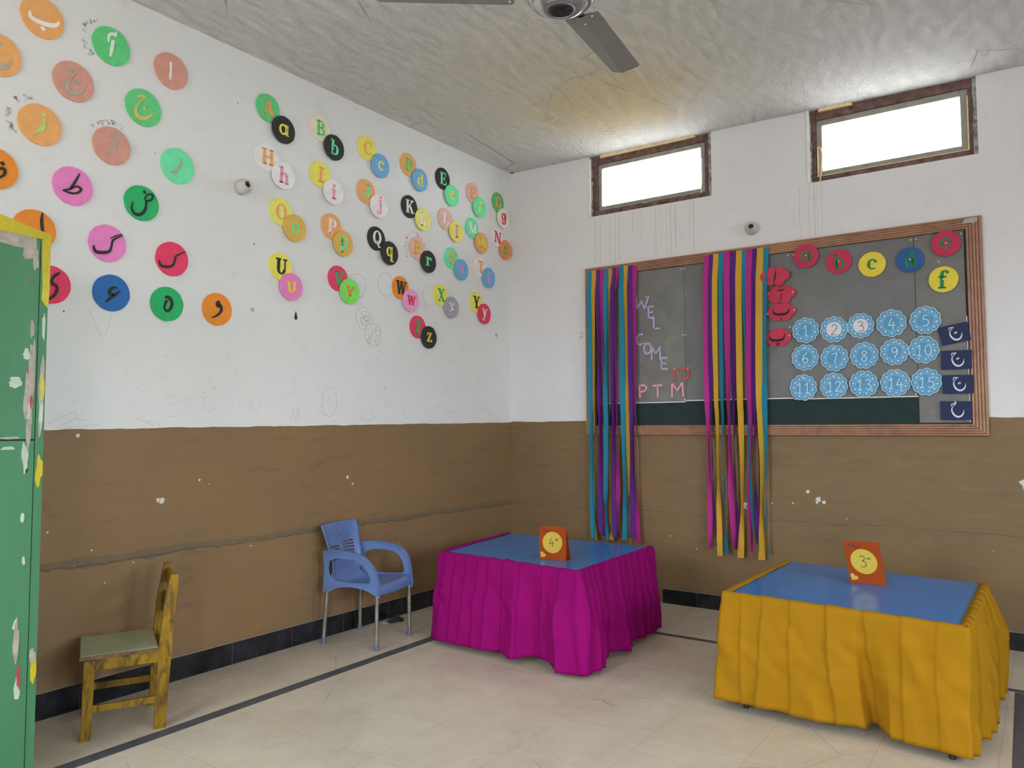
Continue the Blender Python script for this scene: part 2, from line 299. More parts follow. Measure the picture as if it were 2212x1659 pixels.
URDU=[('be',-4.26,3.623,0.107,[[(-0.57,0.063,0.07),(-0.542,-0.187,0.18),(-0.184,-0.289,0.21),(0.295,-0.255,0.21),(0.616,-0.113,0.18),(0.746,0.107,0.05)]],[(0.02,-0.553,0.18)]),('te',-4.46,3.346,0.107,[[(-0.441,-0.236,0.06),(-0.29,-0.509,0.18),(0.1,-0.606,0.21),(0.293,-0.502,0.21),(0.484,-0.285,0.15),(0.566,-0.042,0.05)]],[(0.067,0.478,0.16)]),('madd',-3.901,3.62,0.106,[[(-0.072,-0.6,0.08),(-0.003,-0.176,0.15),(0.058,0.328,0.16)],[(-0.184,0.143,0.07),(-0.162,0.489,0.13),(0.006,0.67,0.15),(0.174,0.653,0.13),(0.187,0.876,0.05)]],[]),('alef',-3.544,3.616,0.107,[[(-0.086,-0.521,0.11),(-0.042,0.013,0.12),(-0.067,0.488,0.11)]],[]),('che',-4.097,3.342,0.107,[[(-0.341,0.412,0.05),(-0.189,0.55,0.09),(0.093,0.581,0.13),(-0.058,0.31,0.07),(-0.283,-0.077,0.13),(-0.33,-0.394,0.21),(-0.157,-0.601,0.27),(0.124,-0.558,0.21),(0.403,-0.335,0.13),(0.568,-0.03,0.04)]],[(-0.015,-0.018,0.15),(0.209,0.067,0.15),(0.188,-0.184,0.15)]),('jeem',-3.709,3.333,0.107,[[(-0.413,0.457,0.05),(-0.189,0.583,0.11),(0.04,0.575,0.12),(-0.214,0.27,0.06),(-0.43,-0.161,0.12),(-0.422,-0.448,0.19),(-0.224,-0.626,0.23),(0.1,-0.549,0.17),(0.359,-0.344,0.11),(0.5,-0.113,0.03)]],[(0.022,-0.037,0.16)]),('ze',-4.256,3.053,0.106,[[(0.154,0.37,0.05),(0.177,0.13,0.12),(0.089,-0.163,0.21),(-0.091,-0.356,0.15),(-0.282,-0.476,0.04)]],[(0.138,0.547,0.17)]),('rre',-3.884,3.054,0.106,[[(0.146,0.903,0.05),(0.06,0.641,0.1),(-0.09,0.48,0.06)],[(-0.09,0.48,0.06),(0.126,0.454,0.08),(0.34,0.603,0.08),(0.245,0.681,0.06),(0.031,0.537,0.06)],[(0.116,0.374,0.05),(0.165,0.168,0.11),(0.049,-0.139,0.18),(-0.16,-0.353,0.13),(-0.383,-0.457,0.04)]],[]),('re',-3.489,3.051,0.107,[[(0.166,0.489,0.06),(0.153,0.148,0.1),(0.018,-0.159,0.17),(-0.202,-0.387,0.15),(-0.429,-0.483,0.05)]],[]),('qaf',-4.451,2.768,0.101,[[(0.027,-0.263,0.11),(0.172,0.012,0.12),(0.325,0.055,0.16),(0.392,-0.074,0.15),(0.325,-0.281,0.13),(0.084,-0.453,0.11),(-0.222,-0.448,0.11)]],[(0.276,0.307,0.18)]),('toe',-4.085,2.773,0.103,[[(0.305,0.746,0.04),(0.167,0.421,0.11),(0.001,0.067,0.13),(-0.137,-0.204,0.13)],[(-0.506,-0.348,0.05),(-0.194,-0.219,0.11),(0.149,0.018,0.1),(0.398,-0.054,0.13),(0.285,-0.257,0.12),(0.014,-0.388,0.11),(-0.276,-0.388,0.1),(-0.506,-0.348,0.04)]],[]),('fe',-3.705,2.772,0.102,[[(0.126,0.222,0.07),(0.243,0.487,0.08),(0.482,0.635,0.1),(0.63,0.536,0.11),(0.49,0.277,0.12),(0.216,0.177,0.13)],[(0.216,0.21,0.11),(0.237,-0.089,0.12),(0.129,-0.451,0.16),(-0.137,-0.694,0.18),(-0.44,-0.683,0.15),(-0.581,-0.417,0.11),(-0.537,-0.04,0.04)]],[(0.129,0.661,0.17)]),('alef2',-4.266,2.498,0.104,[[(0.332,0.927,0.05),(0.296,0.504,0.15),(0.361,-0.073,0.13)]],[]),('ye',-4.181,2.226,0.1,[[(0.44,0.697,0.06),(0.247,0.554,0.16),(0.081,0.329,0.12),(0.042,0.088,0.16),(0.235,-0.019,0.17),(0.309,-0.194,0.15),(0.208,-0.493,0.15),(-0.003,-0.72,0.15),(-0.228,-0.812,0.09)]],[]),('gaf',-3.894,2.5,0.103,[[(0.793,0.576,0.05),(0.464,0.38,0.1),(0.26,0.191,0.11),(0.193,-0.143,0.11),(0.087,-0.419,0.15),(-0.234,-0.543,0.18),(-0.632,-0.555,0.17),(-0.75,-0.25,0.08)],[(0.759,0.647,0.03),(0.429,0.495,0.07),(0.131,0.293,0.05)]],[]),('kaf',-3.512,2.481,0.102,[[(0.786,0.573,0.04),(0.419,0.357,0.08),(0.202,0.178,0.1),(0.136,-0.111,0.11),(0.011,-0.389,0.13),(-0.29,-0.509,0.16),(-0.683,-0.509,0.15),(-0.824,-0.22,0.07)]],[]),('hamza',-3.864,2.227,0.102,[[(0.291,0.308,0.07),(0.086,0.316,0.13),(-0.113,0.132,0.17),(-0.082,-0.075,0.18),(0.128,-0.078,0.15)],[(0.462,0.164,0.04),(0.16,-0.073,0.17),(-0.089,-0.314,0.17),(-0.316,-0.536,0.04)]],[]),('he',-3.537,2.208,0.102,[[(-0.161,0.384,0.12),(0.068,0.381,0.22),(0.261,0.167,0.18),(0.226,-0.18,0.17),(0.015,-0.412,0.15),(-0.167,-0.298,0.13),(-0.158,-0.059,0.13),(-0.035,0.21,0.16)]],[]),('waw',-3.205,2.218,0.102,[[(0.077,0.537,0.13),(0.017,0.29,0.34),(0.214,0.192,0.21),(0.236,-0.082,0.17),(-0.049,-0.392,0.13),(-0.422,-0.565,0.02)]],[])]
BOARD={'a':(2.768,2.774,0.092),'b':(2.999,2.703,0.091),'c':(3.226,2.654,0.092),'d':(3.474,2.656,0.09),'e':(3.7,2.741,0.09),'f':(3.677,2.492,0.091)}
NUMS=[(2.75,2.204,0.099),(2.952,2.197,0.099),(3.137,2.209,0.094),(3.341,2.212,0.101),(3.557,2.216,0.101),(2.74,1.997,0.101),(2.951,1.981,0.1),(3.155,1.99,0.099),(3.355,2.003,0.096),(3.54,2.009,0.099),(2.723,1.768,0.101),(2.94,1.773,0.1),(3.147,1.78,0.1),(3.354,1.782,0.099),(3.551,1.782,0.098)]
BLOCK=[('W',1.412,2.549,0.1,0.124),('E',1.482,2.455,0.07,0.122),('L',1.529,2.353,0.074,0.108),('C',1.381,2.228,0.057,0.101),('O',1.444,2.145,0.086,0.108),('M',1.522,2.099,0.101,0.122),('E',1.595,2.009,0.073,0.118),('T',1.685,1.906,0.087,0.114),('O',1.776,1.913,0.087,0.109),('P',1.397,1.78,0.091,0.123),('T',1.532,1.779,0.101,0.114),('M',1.709,1.781,0.123,0.126)]
STREAM1=[('t',[(0.901,2.879,0.039),(0.903,2.423,0.039),(0.906,1.97,0.032),(0.907,1.701,0.029),(0.907,1.462,0.015),(0.913,1.195,0.012),(0.914,0.929,0.03),(0.914,0.664,0.04),(0.919,0.493,0.028)]),('y',[(0.942,2.876,0.05),(0.944,2.42,0.045),(0.943,1.969,0.039),(0.942,1.7,0.037),(0.946,1.462,0.025),(0.943,1.196,0.022),(0.943,0.931,0.016),(0.946,0.666,0.024),(0.948,0.48,0.039)]),('p',[(0.988,2.882,0.041),(0.996,2.415,0.024),(0.999,2.146,0.012),(0.998,1.877,0.025),(0.996,1.728,0.03),(1.002,1.462,0.01),(1.003,1.197,0.018),(0.992,0.933,0.037),(0.992,0.669,0.047),(1.016,0.522,0.015)]),('m',[(1.026,2.882,0.045),(1.027,2.413,0.038),(1.028,1.966,0.025),(1.028,1.699,0.016),(1.026,1.462,0.017),(1.02,1.197,0.027),(1.022,0.933,0.026),(1.029,0.671,0.03),(1.042,0.476,0.022)]),('t',[(1.065,2.88,0.041),(1.066,2.41,0.03),(1.067,2.141,0.011),(1.058,1.786,0.029),(1.058,1.728,0.035),(1.056,1.462,0.042),(1.055,1.198,0.041),(1.048,0.935,0.029),(1.05,0.76,0.003),(1.061,0.491,0.02)]),('y',[(1.105,2.877,0.045),(1.1,2.407,0.03),(1.097,1.962,0.027),(1.097,1.727,0.029),(1.095,1.462,0.022),(1.095,1.199,0.012),(1.094,0.937,0.012),(1.092,0.633,0.016),(1.102,0.493,0.052)]),('p',[(1.144,2.881,0.032),(1.137,2.404,0.044),(1.133,1.961,0.036),(1.134,1.726,0.024),(1.131,1.462,0.013),(1.131,1.2,0.017),(1.129,0.938,0.034),(1.13,0.679,0.047),(1.143,0.515,0.024)]),('m',[(1.175,2.88,0.035),(1.168,2.668,0.017),(1.16,2.224,0.011),(1.167,1.783,0.006),(1.167,1.724,0.005),(1.163,1.462,0.013),(1.167,1.2,0.035),(1.167,0.94,0.047),(1.171,0.681,0.032),(1.188,0.475,0.013)]),('t',[(1.215,2.89,0.043),(1.223,2.397,0.044),(1.224,1.957,0.039),(1.224,1.724,0.039),(1.226,1.462,0.03),(1.228,1.202,0.019),(1.232,0.942,0.011),(1.232,0.685,0.035),(1.228,0.502,0.041)]),('y',[(1.26,2.887,0.049),(1.262,2.393,0.041),(1.266,1.955,0.041),(1.266,1.723,0.045),(1.266,1.462,0.045),(1.268,1.203,0.043),(1.27,0.944,0.032),(1.273,0.772,0.014),(1.272,0.687,0.01),(1.273,0.474,0.014)]),('p',[(1.303,2.88,0.038),(1.306,2.39,0.043),(1.302,1.954,0.03),(1.309,1.722,0.038),(1.304,1.462,0.022),(1.308,1.203,0.012),(1.306,0.946,0.03),(1.3,0.689,0.051),(1.302,0.529,0.042)]),('m',[(1.343,2.874,0.044),(1.346,2.387,0.04),(1.344,1.952,0.033),(1.341,1.72,0.031),(1.341,1.461,0.024),(1.341,1.204,0.017),(1.343,0.948,0.025),(1.348,0.692,0.043),(1.355,0.489,0.045)])]
STREAM2=[('m',[(1.985,2.874,0.04),(1.977,2.336,0.036),(1.976,1.923,0.032),(1.978,1.705,0.035),(1.982,1.46,0.021),(1.983,1.298,0.006),(1.986,1.136,0.01),(1.983,0.894,0.032),(1.983,0.733,0.035),(1.978,0.572,0.025),(1.977,0.492,0.01)]),('p',[(2.024,2.882,0.041),(2.015,2.333,0.04),(2.012,1.922,0.04),(2.012,1.704,0.032),(2.01,1.46,0.019),(2.012,1.217,0.004),(2.014,0.976,0.021),(2.026,0.736,0.031),(2.026,0.576,0.019),(2.032,0.517,0.007)]),('y',[(2.065,2.882,0.04),(2.054,2.329,0.038),(2.054,1.92,0.029),(2.054,1.703,0.025),(2.058,1.46,0.013),(2.057,1.218,0.006),(2.057,0.978,0.01),(2.059,0.738,0.039),(2.06,0.444,0.042)]),('t',[(2.109,2.887,0.043),(2.103,2.325,0.04),(2.101,1.918,0.039),(2.101,1.702,0.035),(2.103,1.46,0.027),(2.104,1.219,0.017),(2.109,0.98,0.005),(2.107,0.742,0.015),(2.114,0.465,0.041)]),('m',[(2.155,2.889,0.048),(2.157,2.647,0.045),(2.154,2.321,0.04),(2.154,1.915,0.025),(2.154,1.701,0.013),(2.155,1.46,0.005),(2.157,1.38,0.009),(2.158,1.22,0.016),(2.16,0.982,0.038),(2.168,0.745,0.033),(2.187,0.506,0.01)]),('p',[(2.205,2.886,0.053),(2.203,2.317,0.045),(2.196,1.914,0.043),(2.196,1.7,0.036),(2.195,1.46,0.027),(2.194,1.221,0.011),(2.197,0.984,0.01),(2.208,0.748,0.038),(2.2,0.505,0.02)]),('y',[(2.257,2.884,0.046),(2.25,2.313,0.043),(2.248,1.911,0.044),(2.248,1.699,0.041),(2.25,1.46,0.034),(2.251,1.222,0.021),(2.248,0.986,0.009),(2.245,0.789,0.011),(2.226,0.444,0.048)]),('t',[(2.296,2.882,0.037),(2.293,2.309,0.028),(2.299,1.989,0.022),(2.307,1.697,0.014),(2.309,1.46,0.024),(2.31,1.224,0.028),(2.314,0.988,0.031),(2.323,0.755,0.024),(2.326,0.561,0.01)]),('m',[(2.336,2.885,0.046),(2.329,2.306,0.034),(2.322,1.909,0.031),(2.322,1.696,0.024),(2.328,1.46,0.013),(2.327,1.342,0.002),(2.299,0.909,0.012),(2.309,0.677,0.01),(2.316,0.498,0.008)]),('p',[(2.377,2.883,0.042),(2.365,2.304,0.039),(2.358,1.906,0.037),(2.357,1.696,0.041),(2.359,1.46,0.029),(2.359,1.224,0.016),(2.357,0.99,0.023),(2.361,0.758,0.045),(2.369,0.502,0.011)]),('y',[(2.423,2.881,0.051),(2.409,2.3,0.049),(2.4,1.905,0.046),(2.399,1.695,0.042),(2.402,1.46,0.031),(2.407,1.226,0.019),(2.402,0.992,0.011),(2.395,0.837,0.008),(2.39,0.443,0.046)]),('t',[(2.47,2.881,0.043),(2.451,2.296,0.04),(2.444,1.903,0.039),(2.44,1.694,0.044),(2.438,1.459,0.04),(2.441,1.226,0.03),(2.441,0.994,0.015),(2.437,0.762,0.003),(2.441,0.488,0.023)])]
# ---------------- room shell ----------------
def wall_mat(name,white,brown,hb,slope,crack,k0):
    t=NT(name); tc=t.n('ShaderNodeTexCoord').outputs['Object']; sp=t.n('ShaderNodeSeparateXYZ',ins={0:tc}); X,Y=sp.outputs[0],sp.outputs[1]
    n1=t.noise(1.3,4,.6,tc); n2=t.noise(7,5,.65,tc); n3=t.noise(38,4,.6,tc)
    wc=t.mix(t.ramp(n1,.35,.7,0,.5),white+(1,),tuple(v*.93 for v in white)+(1,))
    wc=t.mix(t.ramp(n2,.56,.75,0,.16),wc,(.42,.41,.42,1))
    # scuffs that gather just above the painted dado
    low=t.math('MULTIPLY',t.ramp(Y,2.3,1.55,0,1),t.ramp(t.noise(26,6,.75,tc,1.5),.6,.72,0,.35))
    wc=t.mix(low,wc,(.35,.35,.36,1))
    sm=t.n('ShaderNodeMapping',ins={'Vector':tc,'Scale':(1.2,5,1)}).outputs[0]
    bc=t.mix(t.ramp(t.noise(1.6,5,.6,tc),.3,.72),brown+(1,),tuple(v*c for v,c in zip(brown,(1.18,1.1,.95)))+(1,))
    bc=t.mix(t.ramp(t.noise(3.2,6,.7,sm,.6),.5,.8,0,.4),bc,(.27,.18,.085,1))
    bc=t.mix(t.ramp(t.noise(2.1,5,.6,sm,.9),.55,.8,0,.35),bc,(.085,.055,.03,1))
    # little chips through to the white plaster, below the crack more than above
    vo=t.n('ShaderNodeTexVoronoi',ins={'Vector':tc,'Scale':13.0}); vd=t.math('ADD',vo.outputs['Distance'],t.ramp(n3,.3,.7,-.02,.02))
    vc=t.n('ShaderNodeSeparateColor',ins={0:vo.outputs['Color']}).outputs[0]
    chip=t.math('MULTIPLY',t.math('LESS_THAN',vd,t.ramp(vc,.42,1,-.02,.085)),t.ramp(Y,1.5,.7,.15,1))
    chip=t.math('GREATER_THAN',chip,.5)
    bc=t.mix(chip,bc,(.62,.6,.56,1))
    # crack where the plaster bands meet
    y0=t.math('ADD',t.ramp(t.noise(1.1,3,.5,t.n('ShaderNodeCombineXYZ',ins={0:X}).outputs[0]),.3,.7,.725,.765),0)
    d=t.math('SUBTRACT',Y,t.math('ADD',y0,t.ramp(t.noise(16,4,.6,tc),.3,.7,-.007,.007))); ad=t.math('ABSOLUTE',t.math('SUBTRACT',d,.018))
    ld=t.math('ABSOLUTE',d); wid=t.ramp(t.noise(3.5,5,.7,tc),.35,.62,.008,.034)
    band=t.math('MULTIPLY',t.math('LESS_THAN',ad,wid),crack); line=t.math('MULTIPLY',t.math('MULTIPLY',t.ramp(ld,0,.006,1,0),t.ramp(t.noise(9,3,.6,tc),.3,.6,.25,1)),.8*max(crack,.45))
    bc=t.mix(t.math('MULTIPLY',band,t.ramp(t.noise(22,6,.8,tc),.3,.7,.2,.9)),bc,(.14,.115,.085,1))
    bc=t.mix(line,bc,(.06,.045,.03,1))
    edge=t.math('ADD',t.math('MULTIPLY_ADD',X,slope,hb),t.ramp(t.noise(5,3,.5,tc),.3,.7,-.004,.004))
    top=t.math('GREATER_THAN',Y,edge)
    c=t.mix(top,bc,wc)
    h=t.math('ADD',t.math('MULTIPLY',n3,.12),t.math('MULTIPLY',n2,.5))
    h=t.math('SUBTRACT',h,t.math('MULTIPLY',line,1.5)); h=t.math('SUBTRACT',h,t.math('MULTIPLY',band,t.ramp(t.noise(30,6,.8,tc),.3,.7,.2,1.3)))
    t.bump(h,.35,.012)
    return t.base(c,t.ramp(top,0,1,.68,.85))
WHITE=(.785,.80,.80); BROWN=(.225,.142,.072)
m_left=wall_mat('paint_left_wall',WHITE,BROWN,1.5205,.01226,1.0,0)
m_back=wall_mat('back_wall_paint_light_tint',(.735,.725,.745),(.185,.118,.058),1.526,.001,.25,1)  # lilac in the white stands for the different light on this wall
m_pencil=simple('pencil_mark',(.50,.50,.51,1)); m_drip=simple('drip_stain',(.60,.57,.50,1)); m_drip2=simple('dark_drip_stain',(.47,.45,.42,1)); m_chip=simple('bare_plaster',(.68,.66,.62,1)); m_dirt=simple('ink_spot',(.03,.04,.05,1)); m_glue=simple('glue_mark',(.66,.63,.67,1),var=.2,scale=40)
def wall(name,M,x0,x1,h,holes,th,mats):
    """a wall in its own frame (X along, Y up, Z into the room) with openings cut through"""
    mb=MB(); xs=sorted({x0,x1,*[v for q in holes for v in q[:2]]}); ys=sorted({0,h,*[v for q in holes for v in q[2:]]})
    inh=lambda cx,cy: any(a<cx<b and c<cy<d for a,b,c,d in holes)
    for i in range(len(xs)-1):
        for j in range(len(ys)-1):
            if inh((xs[i]+xs[i+1])/2,(ys[j]+ys[j+1])/2): continue
            a,b,c,d=xs[i],xs[i+1],ys[j],ys[j+1]
            mb.add([(a,c,0),(b,c,0),(b,d,0),(a,d,0)],[(0,1,2,3)]); mb.add([(a,c,-th),(b,c,-th),(b,d,-th),(a,d,-th)],[(3,2,1,0)])
    for a,b,c,d in holes+[(x0,x1,0,h)]:
        for p,q in (((a,c),(b,c)),((b,c),(b,d)),((b,d),(a,d)),((a,d),(a,c))):
            mb.add([(p[0],p[1],0),(q[0],q[1],0),(q[0],q[1],-th),(p[0],p[1],-th)],[(0,1,2,3)])
    return mb
# left wall with its scribbles, glue rings and spots
mb=wall('wall_left',None,-8.2,.2,4.12,[],.2,None)
rnd=random.Random(4)
def scrib(mb,pts,wd,mi,z=.0008): brush(mb,[(a,b,wd) for a,b in pts],0,z,mi,5)
def ring(mb,cx,cy,r,wd,mi,sq=1,turns=1.1,seed=0):
    n=22; scrib(mb,[(cx+(r+.012*noise.noise(Vector((k*.6,seed,0))))*cos(2*pi*k/n*turns+seed),cy+sq*(r+.012*noise.noise(Vector((k*.6,seed,5))))*sin(2*pi*k/n*turns+seed)) for k in range(n)],wd,mi)
W1=.0028
for cx,cy,r,s_ in ((-1.715,2.60,.09,1),(-1.943,2.306,.085,2),(-1.93,2.31,.05,7),(-1.849,2.19,.09,3),(-1.20,2.585,.085,4),(-2.02,2.55,.09,5)): ring(mb,cx,cy,r,W1,1,seed=s_)
for k in range(9): ring(mb,-1.85+rnd.uniform(-.06,.06),2.18+rnd.uniform(-.05,.05),rnd.uniform(.012,.03),W1,1,turns=.7,seed=k)
for k in range(5): ring(mb,-1.945+rnd.uniform(-.03,.03),2.31+rnd.uniform(-.03,.03),rnd.uniform(.015,.035),W1,1,turns=.6,seed=k)
ring(mb,-2.28,1.66,.07,.0022,1,1.5,1,1); ring(mb,-1.9,1.56,.07,.0022,1,.5,1,2)
scrib(mb,[(-3.98,2.12),(-3.90,1.98),(-3.85,2.14)],.0015,1)
scrib(mb,[(-2.62,1.53),(-2.60,1.60),(-2.58,1.53),(-2.56,1.61),(-2.55,1.54)],.0022,1)
scrib(mb,[(-4.17,1.50),(-4.05,1.56),(-4.03,1.53),(-4.12,1.48),(-3.9,1.50)],.0018,1)
scrib(mb,[(-3.7,1.53),(-3.6,1.49),(-3.64,1.52),(-3.55,1.49)],.0018,1)
for k in range(46):
    x=rnd.uniform(-4.2,-.3); y=rnd.uniform(1.52,1.72); l=rnd.uniform(.02,.09); a=rnd.uniform(-1,1)
    scrib(mb,[(x,y),(x+l*.5,y+a*l*.4+rnd.uniform(-.01,.01)),(x+l,y+a*l*.2)],.0016,1)
for k in range(60):
    x=rnd.uniform(-4.4,-.1); y=rnd.uniform(1.75,3.8); r=rnd.uniform(.002,.005); mb.prism(circle(r,7,x,y,r*.5,k),0,.0006,4 if rnd.random()<.35 else 1)
mb.prism([(-2.605,2.235),(-2.59,2.218),(-2.575,2.235),(-2.582,2.262),(-2.59,2.285),(-2.598,2.262)],0,.001,4)
for a,b,r in ((-2.943,2.25,.014),(-.244,2.343,.018)): mb.prism(circle(r,10,a,b,.006,1),0,.001,1)
# pale crescents of old glue beside shifted discs
for cx,cy,r,a0,a1 in ((-3.93,3.63,.12,110,235),(-4.285,3.06,.12,95,225),(-3.885,3.07,.118,60,150),(-1.37,2.965,.115,20,200)):
    for k in range(26):
        a=R(a0+(a1-a0)*rnd.random()); rr=r+rnd.uniform(-.012,.016); mb.prism(circle(rnd.uniform(.004,.011),7,cx+rr*cos(a),cy+rr*sin(a),.005,k),0,.0007,5)
for a,b,r in ((-4.02,1.44,.012),(-3.54,1.30-.245,.02),(-3.56,1.06,.014),(-3.3,1.16,.008),(-2.1,1.11,.012),(-2.05,1.06,.008)): mb.prism(circle(r,9,a,b,r*.7,a),0,.001,3)
wl=mb.build('wall_left',[m_left,m_pencil,m_drip,m_chip,m_dirt,m_glue],M=ML(0,0)); struct(wl)
# back wall
HW=[(.878,2.022,3.388,4.06),(2.792,3.911,3.348,4.06)]
mb=wall('wall_back',None,-.2,7.4,4.12,HW,.2,None)
for x,t0,t1 in [(.93,3.38,2.95),(.98,3.38,2.93),(1.08,3.38,2.98),(1.13,3.38,2.93),(1.17,3.38,2.95),(1.52,3.37,2.96),(1.56,3.37,3.0),(1.62,3.37,2.92),(1.66,3.37,2.93),(1.7,3.37,3.0),(1.83,3.37,3.05),(1.86,3.37,2.95),(2.72,3.33,2.93),(2.79,3.34,2.93),(2.83,3.34,2.93),(2.85,3.34,2.93),(2.88,3.34,2.93),(1.3,3.37,3.2),(1.38,3.37,3.1)]:
    wd=rnd.uniform(.002,.0045); scrib(mb,[(x,t0),(x+rnd.uniform(-.004,.004),(t0+t1)/2),(x,t1)],wd,5 if rnd.random()<.5 else 2)
for a,b,r in ((2.241,.847,.026),(2.262,.835,.018),(2.226,.86,.014),(2.12,.93,.011),(2.726,.978,.014),(2.80,.925,.02),(2.84,.905,.014),(2.79,.90,.01),(4.12,1.09,.045),(4.13,1.05,.04),(4.14,1.02,.03)): mb.prism(circle(r,11,a,b,r*.6,b*7),0,.001,3)
for a,b in ((.775,2.295),(.78,2.33)): mb.prism(circle(.015,9,a,b,.008,a),0,.001,2)
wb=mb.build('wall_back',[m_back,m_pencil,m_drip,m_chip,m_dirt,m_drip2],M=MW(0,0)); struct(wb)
# right and rear walls, out of the photograph: they carry the doorway and unseen windows sized to balance the daylight
MR=Matrix(((0,0,-1,7.2),(-1,0,0,0),(0,1,0,0),(0,0,0,1)))       # X along -y, Z towards the room
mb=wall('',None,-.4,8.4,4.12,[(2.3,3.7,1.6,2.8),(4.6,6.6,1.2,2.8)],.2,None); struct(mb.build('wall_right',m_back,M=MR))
MF=Matrix(((-1,0,0,0),(0,0,1,-8.2),(0,1,0,0),(0,0,0,1)))
mb=wall('',None,-7.4,.2,4.12,[(-6.2,-5.0,0,2.1),(-2.8,-.6,1.2,3.0)],.2,None); struct(mb.build('wall_front',m_left,M=MF))
m_wood_dark=simple('maroon_paint',(.17,.075,.065,1),.5,var=.15,scale=14,bump=.2)
def plainframe(n,M,a,b,z0,z1):
    mb=MB(); w_=.05
    for p,q in (((a,z0),(b,z0+w_)),((a,z1-w_),(b,z1)),((a,z0+w_),(a+w_,z1-w_)),((b-w_,z0+w_),(b,z1-w_)),(((a+b)/2-.02,z0+w_),((a+b)/2+.02,z1-w_))): mb.box((p[0],p[1],-.09),(q[0],q[1],-.03))
    struct(mb.build('window_%d'%n,m_wood_dark,M=M))
plainframe(3,MR,4.6,6.6,1.2,2.8); plainframe(4,MF,-2.8,-.6,1.2,3.0); plainframe(5,MR,2.3,3.7,1.6,2.8)  # the rear window is unseen, added to brighten the back wall
mb=MB(); mb.box((5.0,-8.35,0),(5.06,-8.25,2.1)); mb.box((6.14,-8.35,0),(6.2,-8.25,2.1)); mb.box((5.06,-8.35,2.04),(6.14,-8.25,2.1)); struct(mb.build('door_1',m_wood_dark))
# ceiling
def ceiling():
    t=NT('ceiling_plaster'); tc=t.obj(); sp=t.n('ShaderNodeSeparateXYZ',ins={0:tc})
    ro=t.n('ShaderNodeMapping',ins={'Vector':tc,'Rotation':(0,0,R(28)),'Scale':(2.2,1,1)}).outputs[0]
    n=t.noise(1.4,5,.6,tc); c=t.mix(t.ramp(n,.3,.7),(.85,.845,.81,1),(.90,.90,.87,1))
    c=t.mix(t.ramp(t.noise(3.5,6,.7,ro,1),.52,.75,0,.5),c,(.64,.645,.64,1))
    def blob(cx,cy,rx,ry,seed):
        dx=t.math('DIVIDE',t.math('SUBTRACT',sp.outputs[0],cx),rx); dy=t.math('DIVIDE',t.math('SUBTRACT',sp.outputs[1],cy),ry)
        d=t.math('SQRT',t.math('ADD',t.math('MULTIPLY',dx,dx),t.math('MULTIPLY',dy,dy)))
        return t.math('ADD',d,t.ramp(t.noise(2.3,5,.65,tc,.8),.3,.7,-.28,.28))
    b1=blob(1.62,-.98,.75,.72,0); b2=blob(1.55,-1.3,1.35,1.15,1)
    c=t.mix(t.ramp(b2,.4,1.25,.75,0),c,(.90,.82,.62,1))
    c=t.mix(t.ramp(b1,.35,1.0,.85,0),c,(.92,.74,.42,1))
    rg=t.math('MULTIPLY',t.ramp(t.math('ABSOLUTE',t.math('SUBTRACT',b1,.72)),0,.03,.55,0),t.ramp(t.noise(4,3,.5,tc),.45,.6))
    c=t.mix(rg,c,(.55,.38,.18,1))
    cn=t.n('ShaderNodeTexVoronoi',feature='DISTANCE_TO_EDGE',ins={'Vector':t.n('ShaderNodeMix',data_type='VECTOR',ins={0:.12,4:tc,5:t.n('ShaderNodeTexNoise',ins={'Scale':3.0,'Detail':5}).outputs['Color']}).outputs[1],'Scale':.9})
    ck=t.math('MULTIPLY',t.ramp(cn.outputs[0],0,.006,1,0),t.ramp(t.noise(1.2,3,.5,tc),.5,.6,0,.5))
    c=t.mix(ck,c,(.45,.4,.3,1))
    h=t.math('ADD',t.math('MULTIPLY',t.noise(7,7,.7,ro,.8),.9),t.math('MULTIPLY',t.noise(34,5,.7,ro),.35)); h=t.math('ADD',h,t.math('MULTIPLY',t.noise(1.3,3,.5,tc),1.5))
    t.bump(t.math('SUBTRACT',h,ck),1.0,.05); return t.base(c,.9)
mb=MB(); pts=[(-.5,-8.7),(7.7,-8.7),(7.7,.6),(-.5,.6)]
mb.hexa([(x,y,ceil_z(x,y)) for x,y in pts],[(x,y,4.3) for x,y in pts])
mb.prism(circle(.018,9,.03,-.02,.006,3),ceil_z(0,0)-.0015,ceil_z(0,0)+.01,1)
struct(mb.build('ceiling',[ceiling(),m_dirt]))
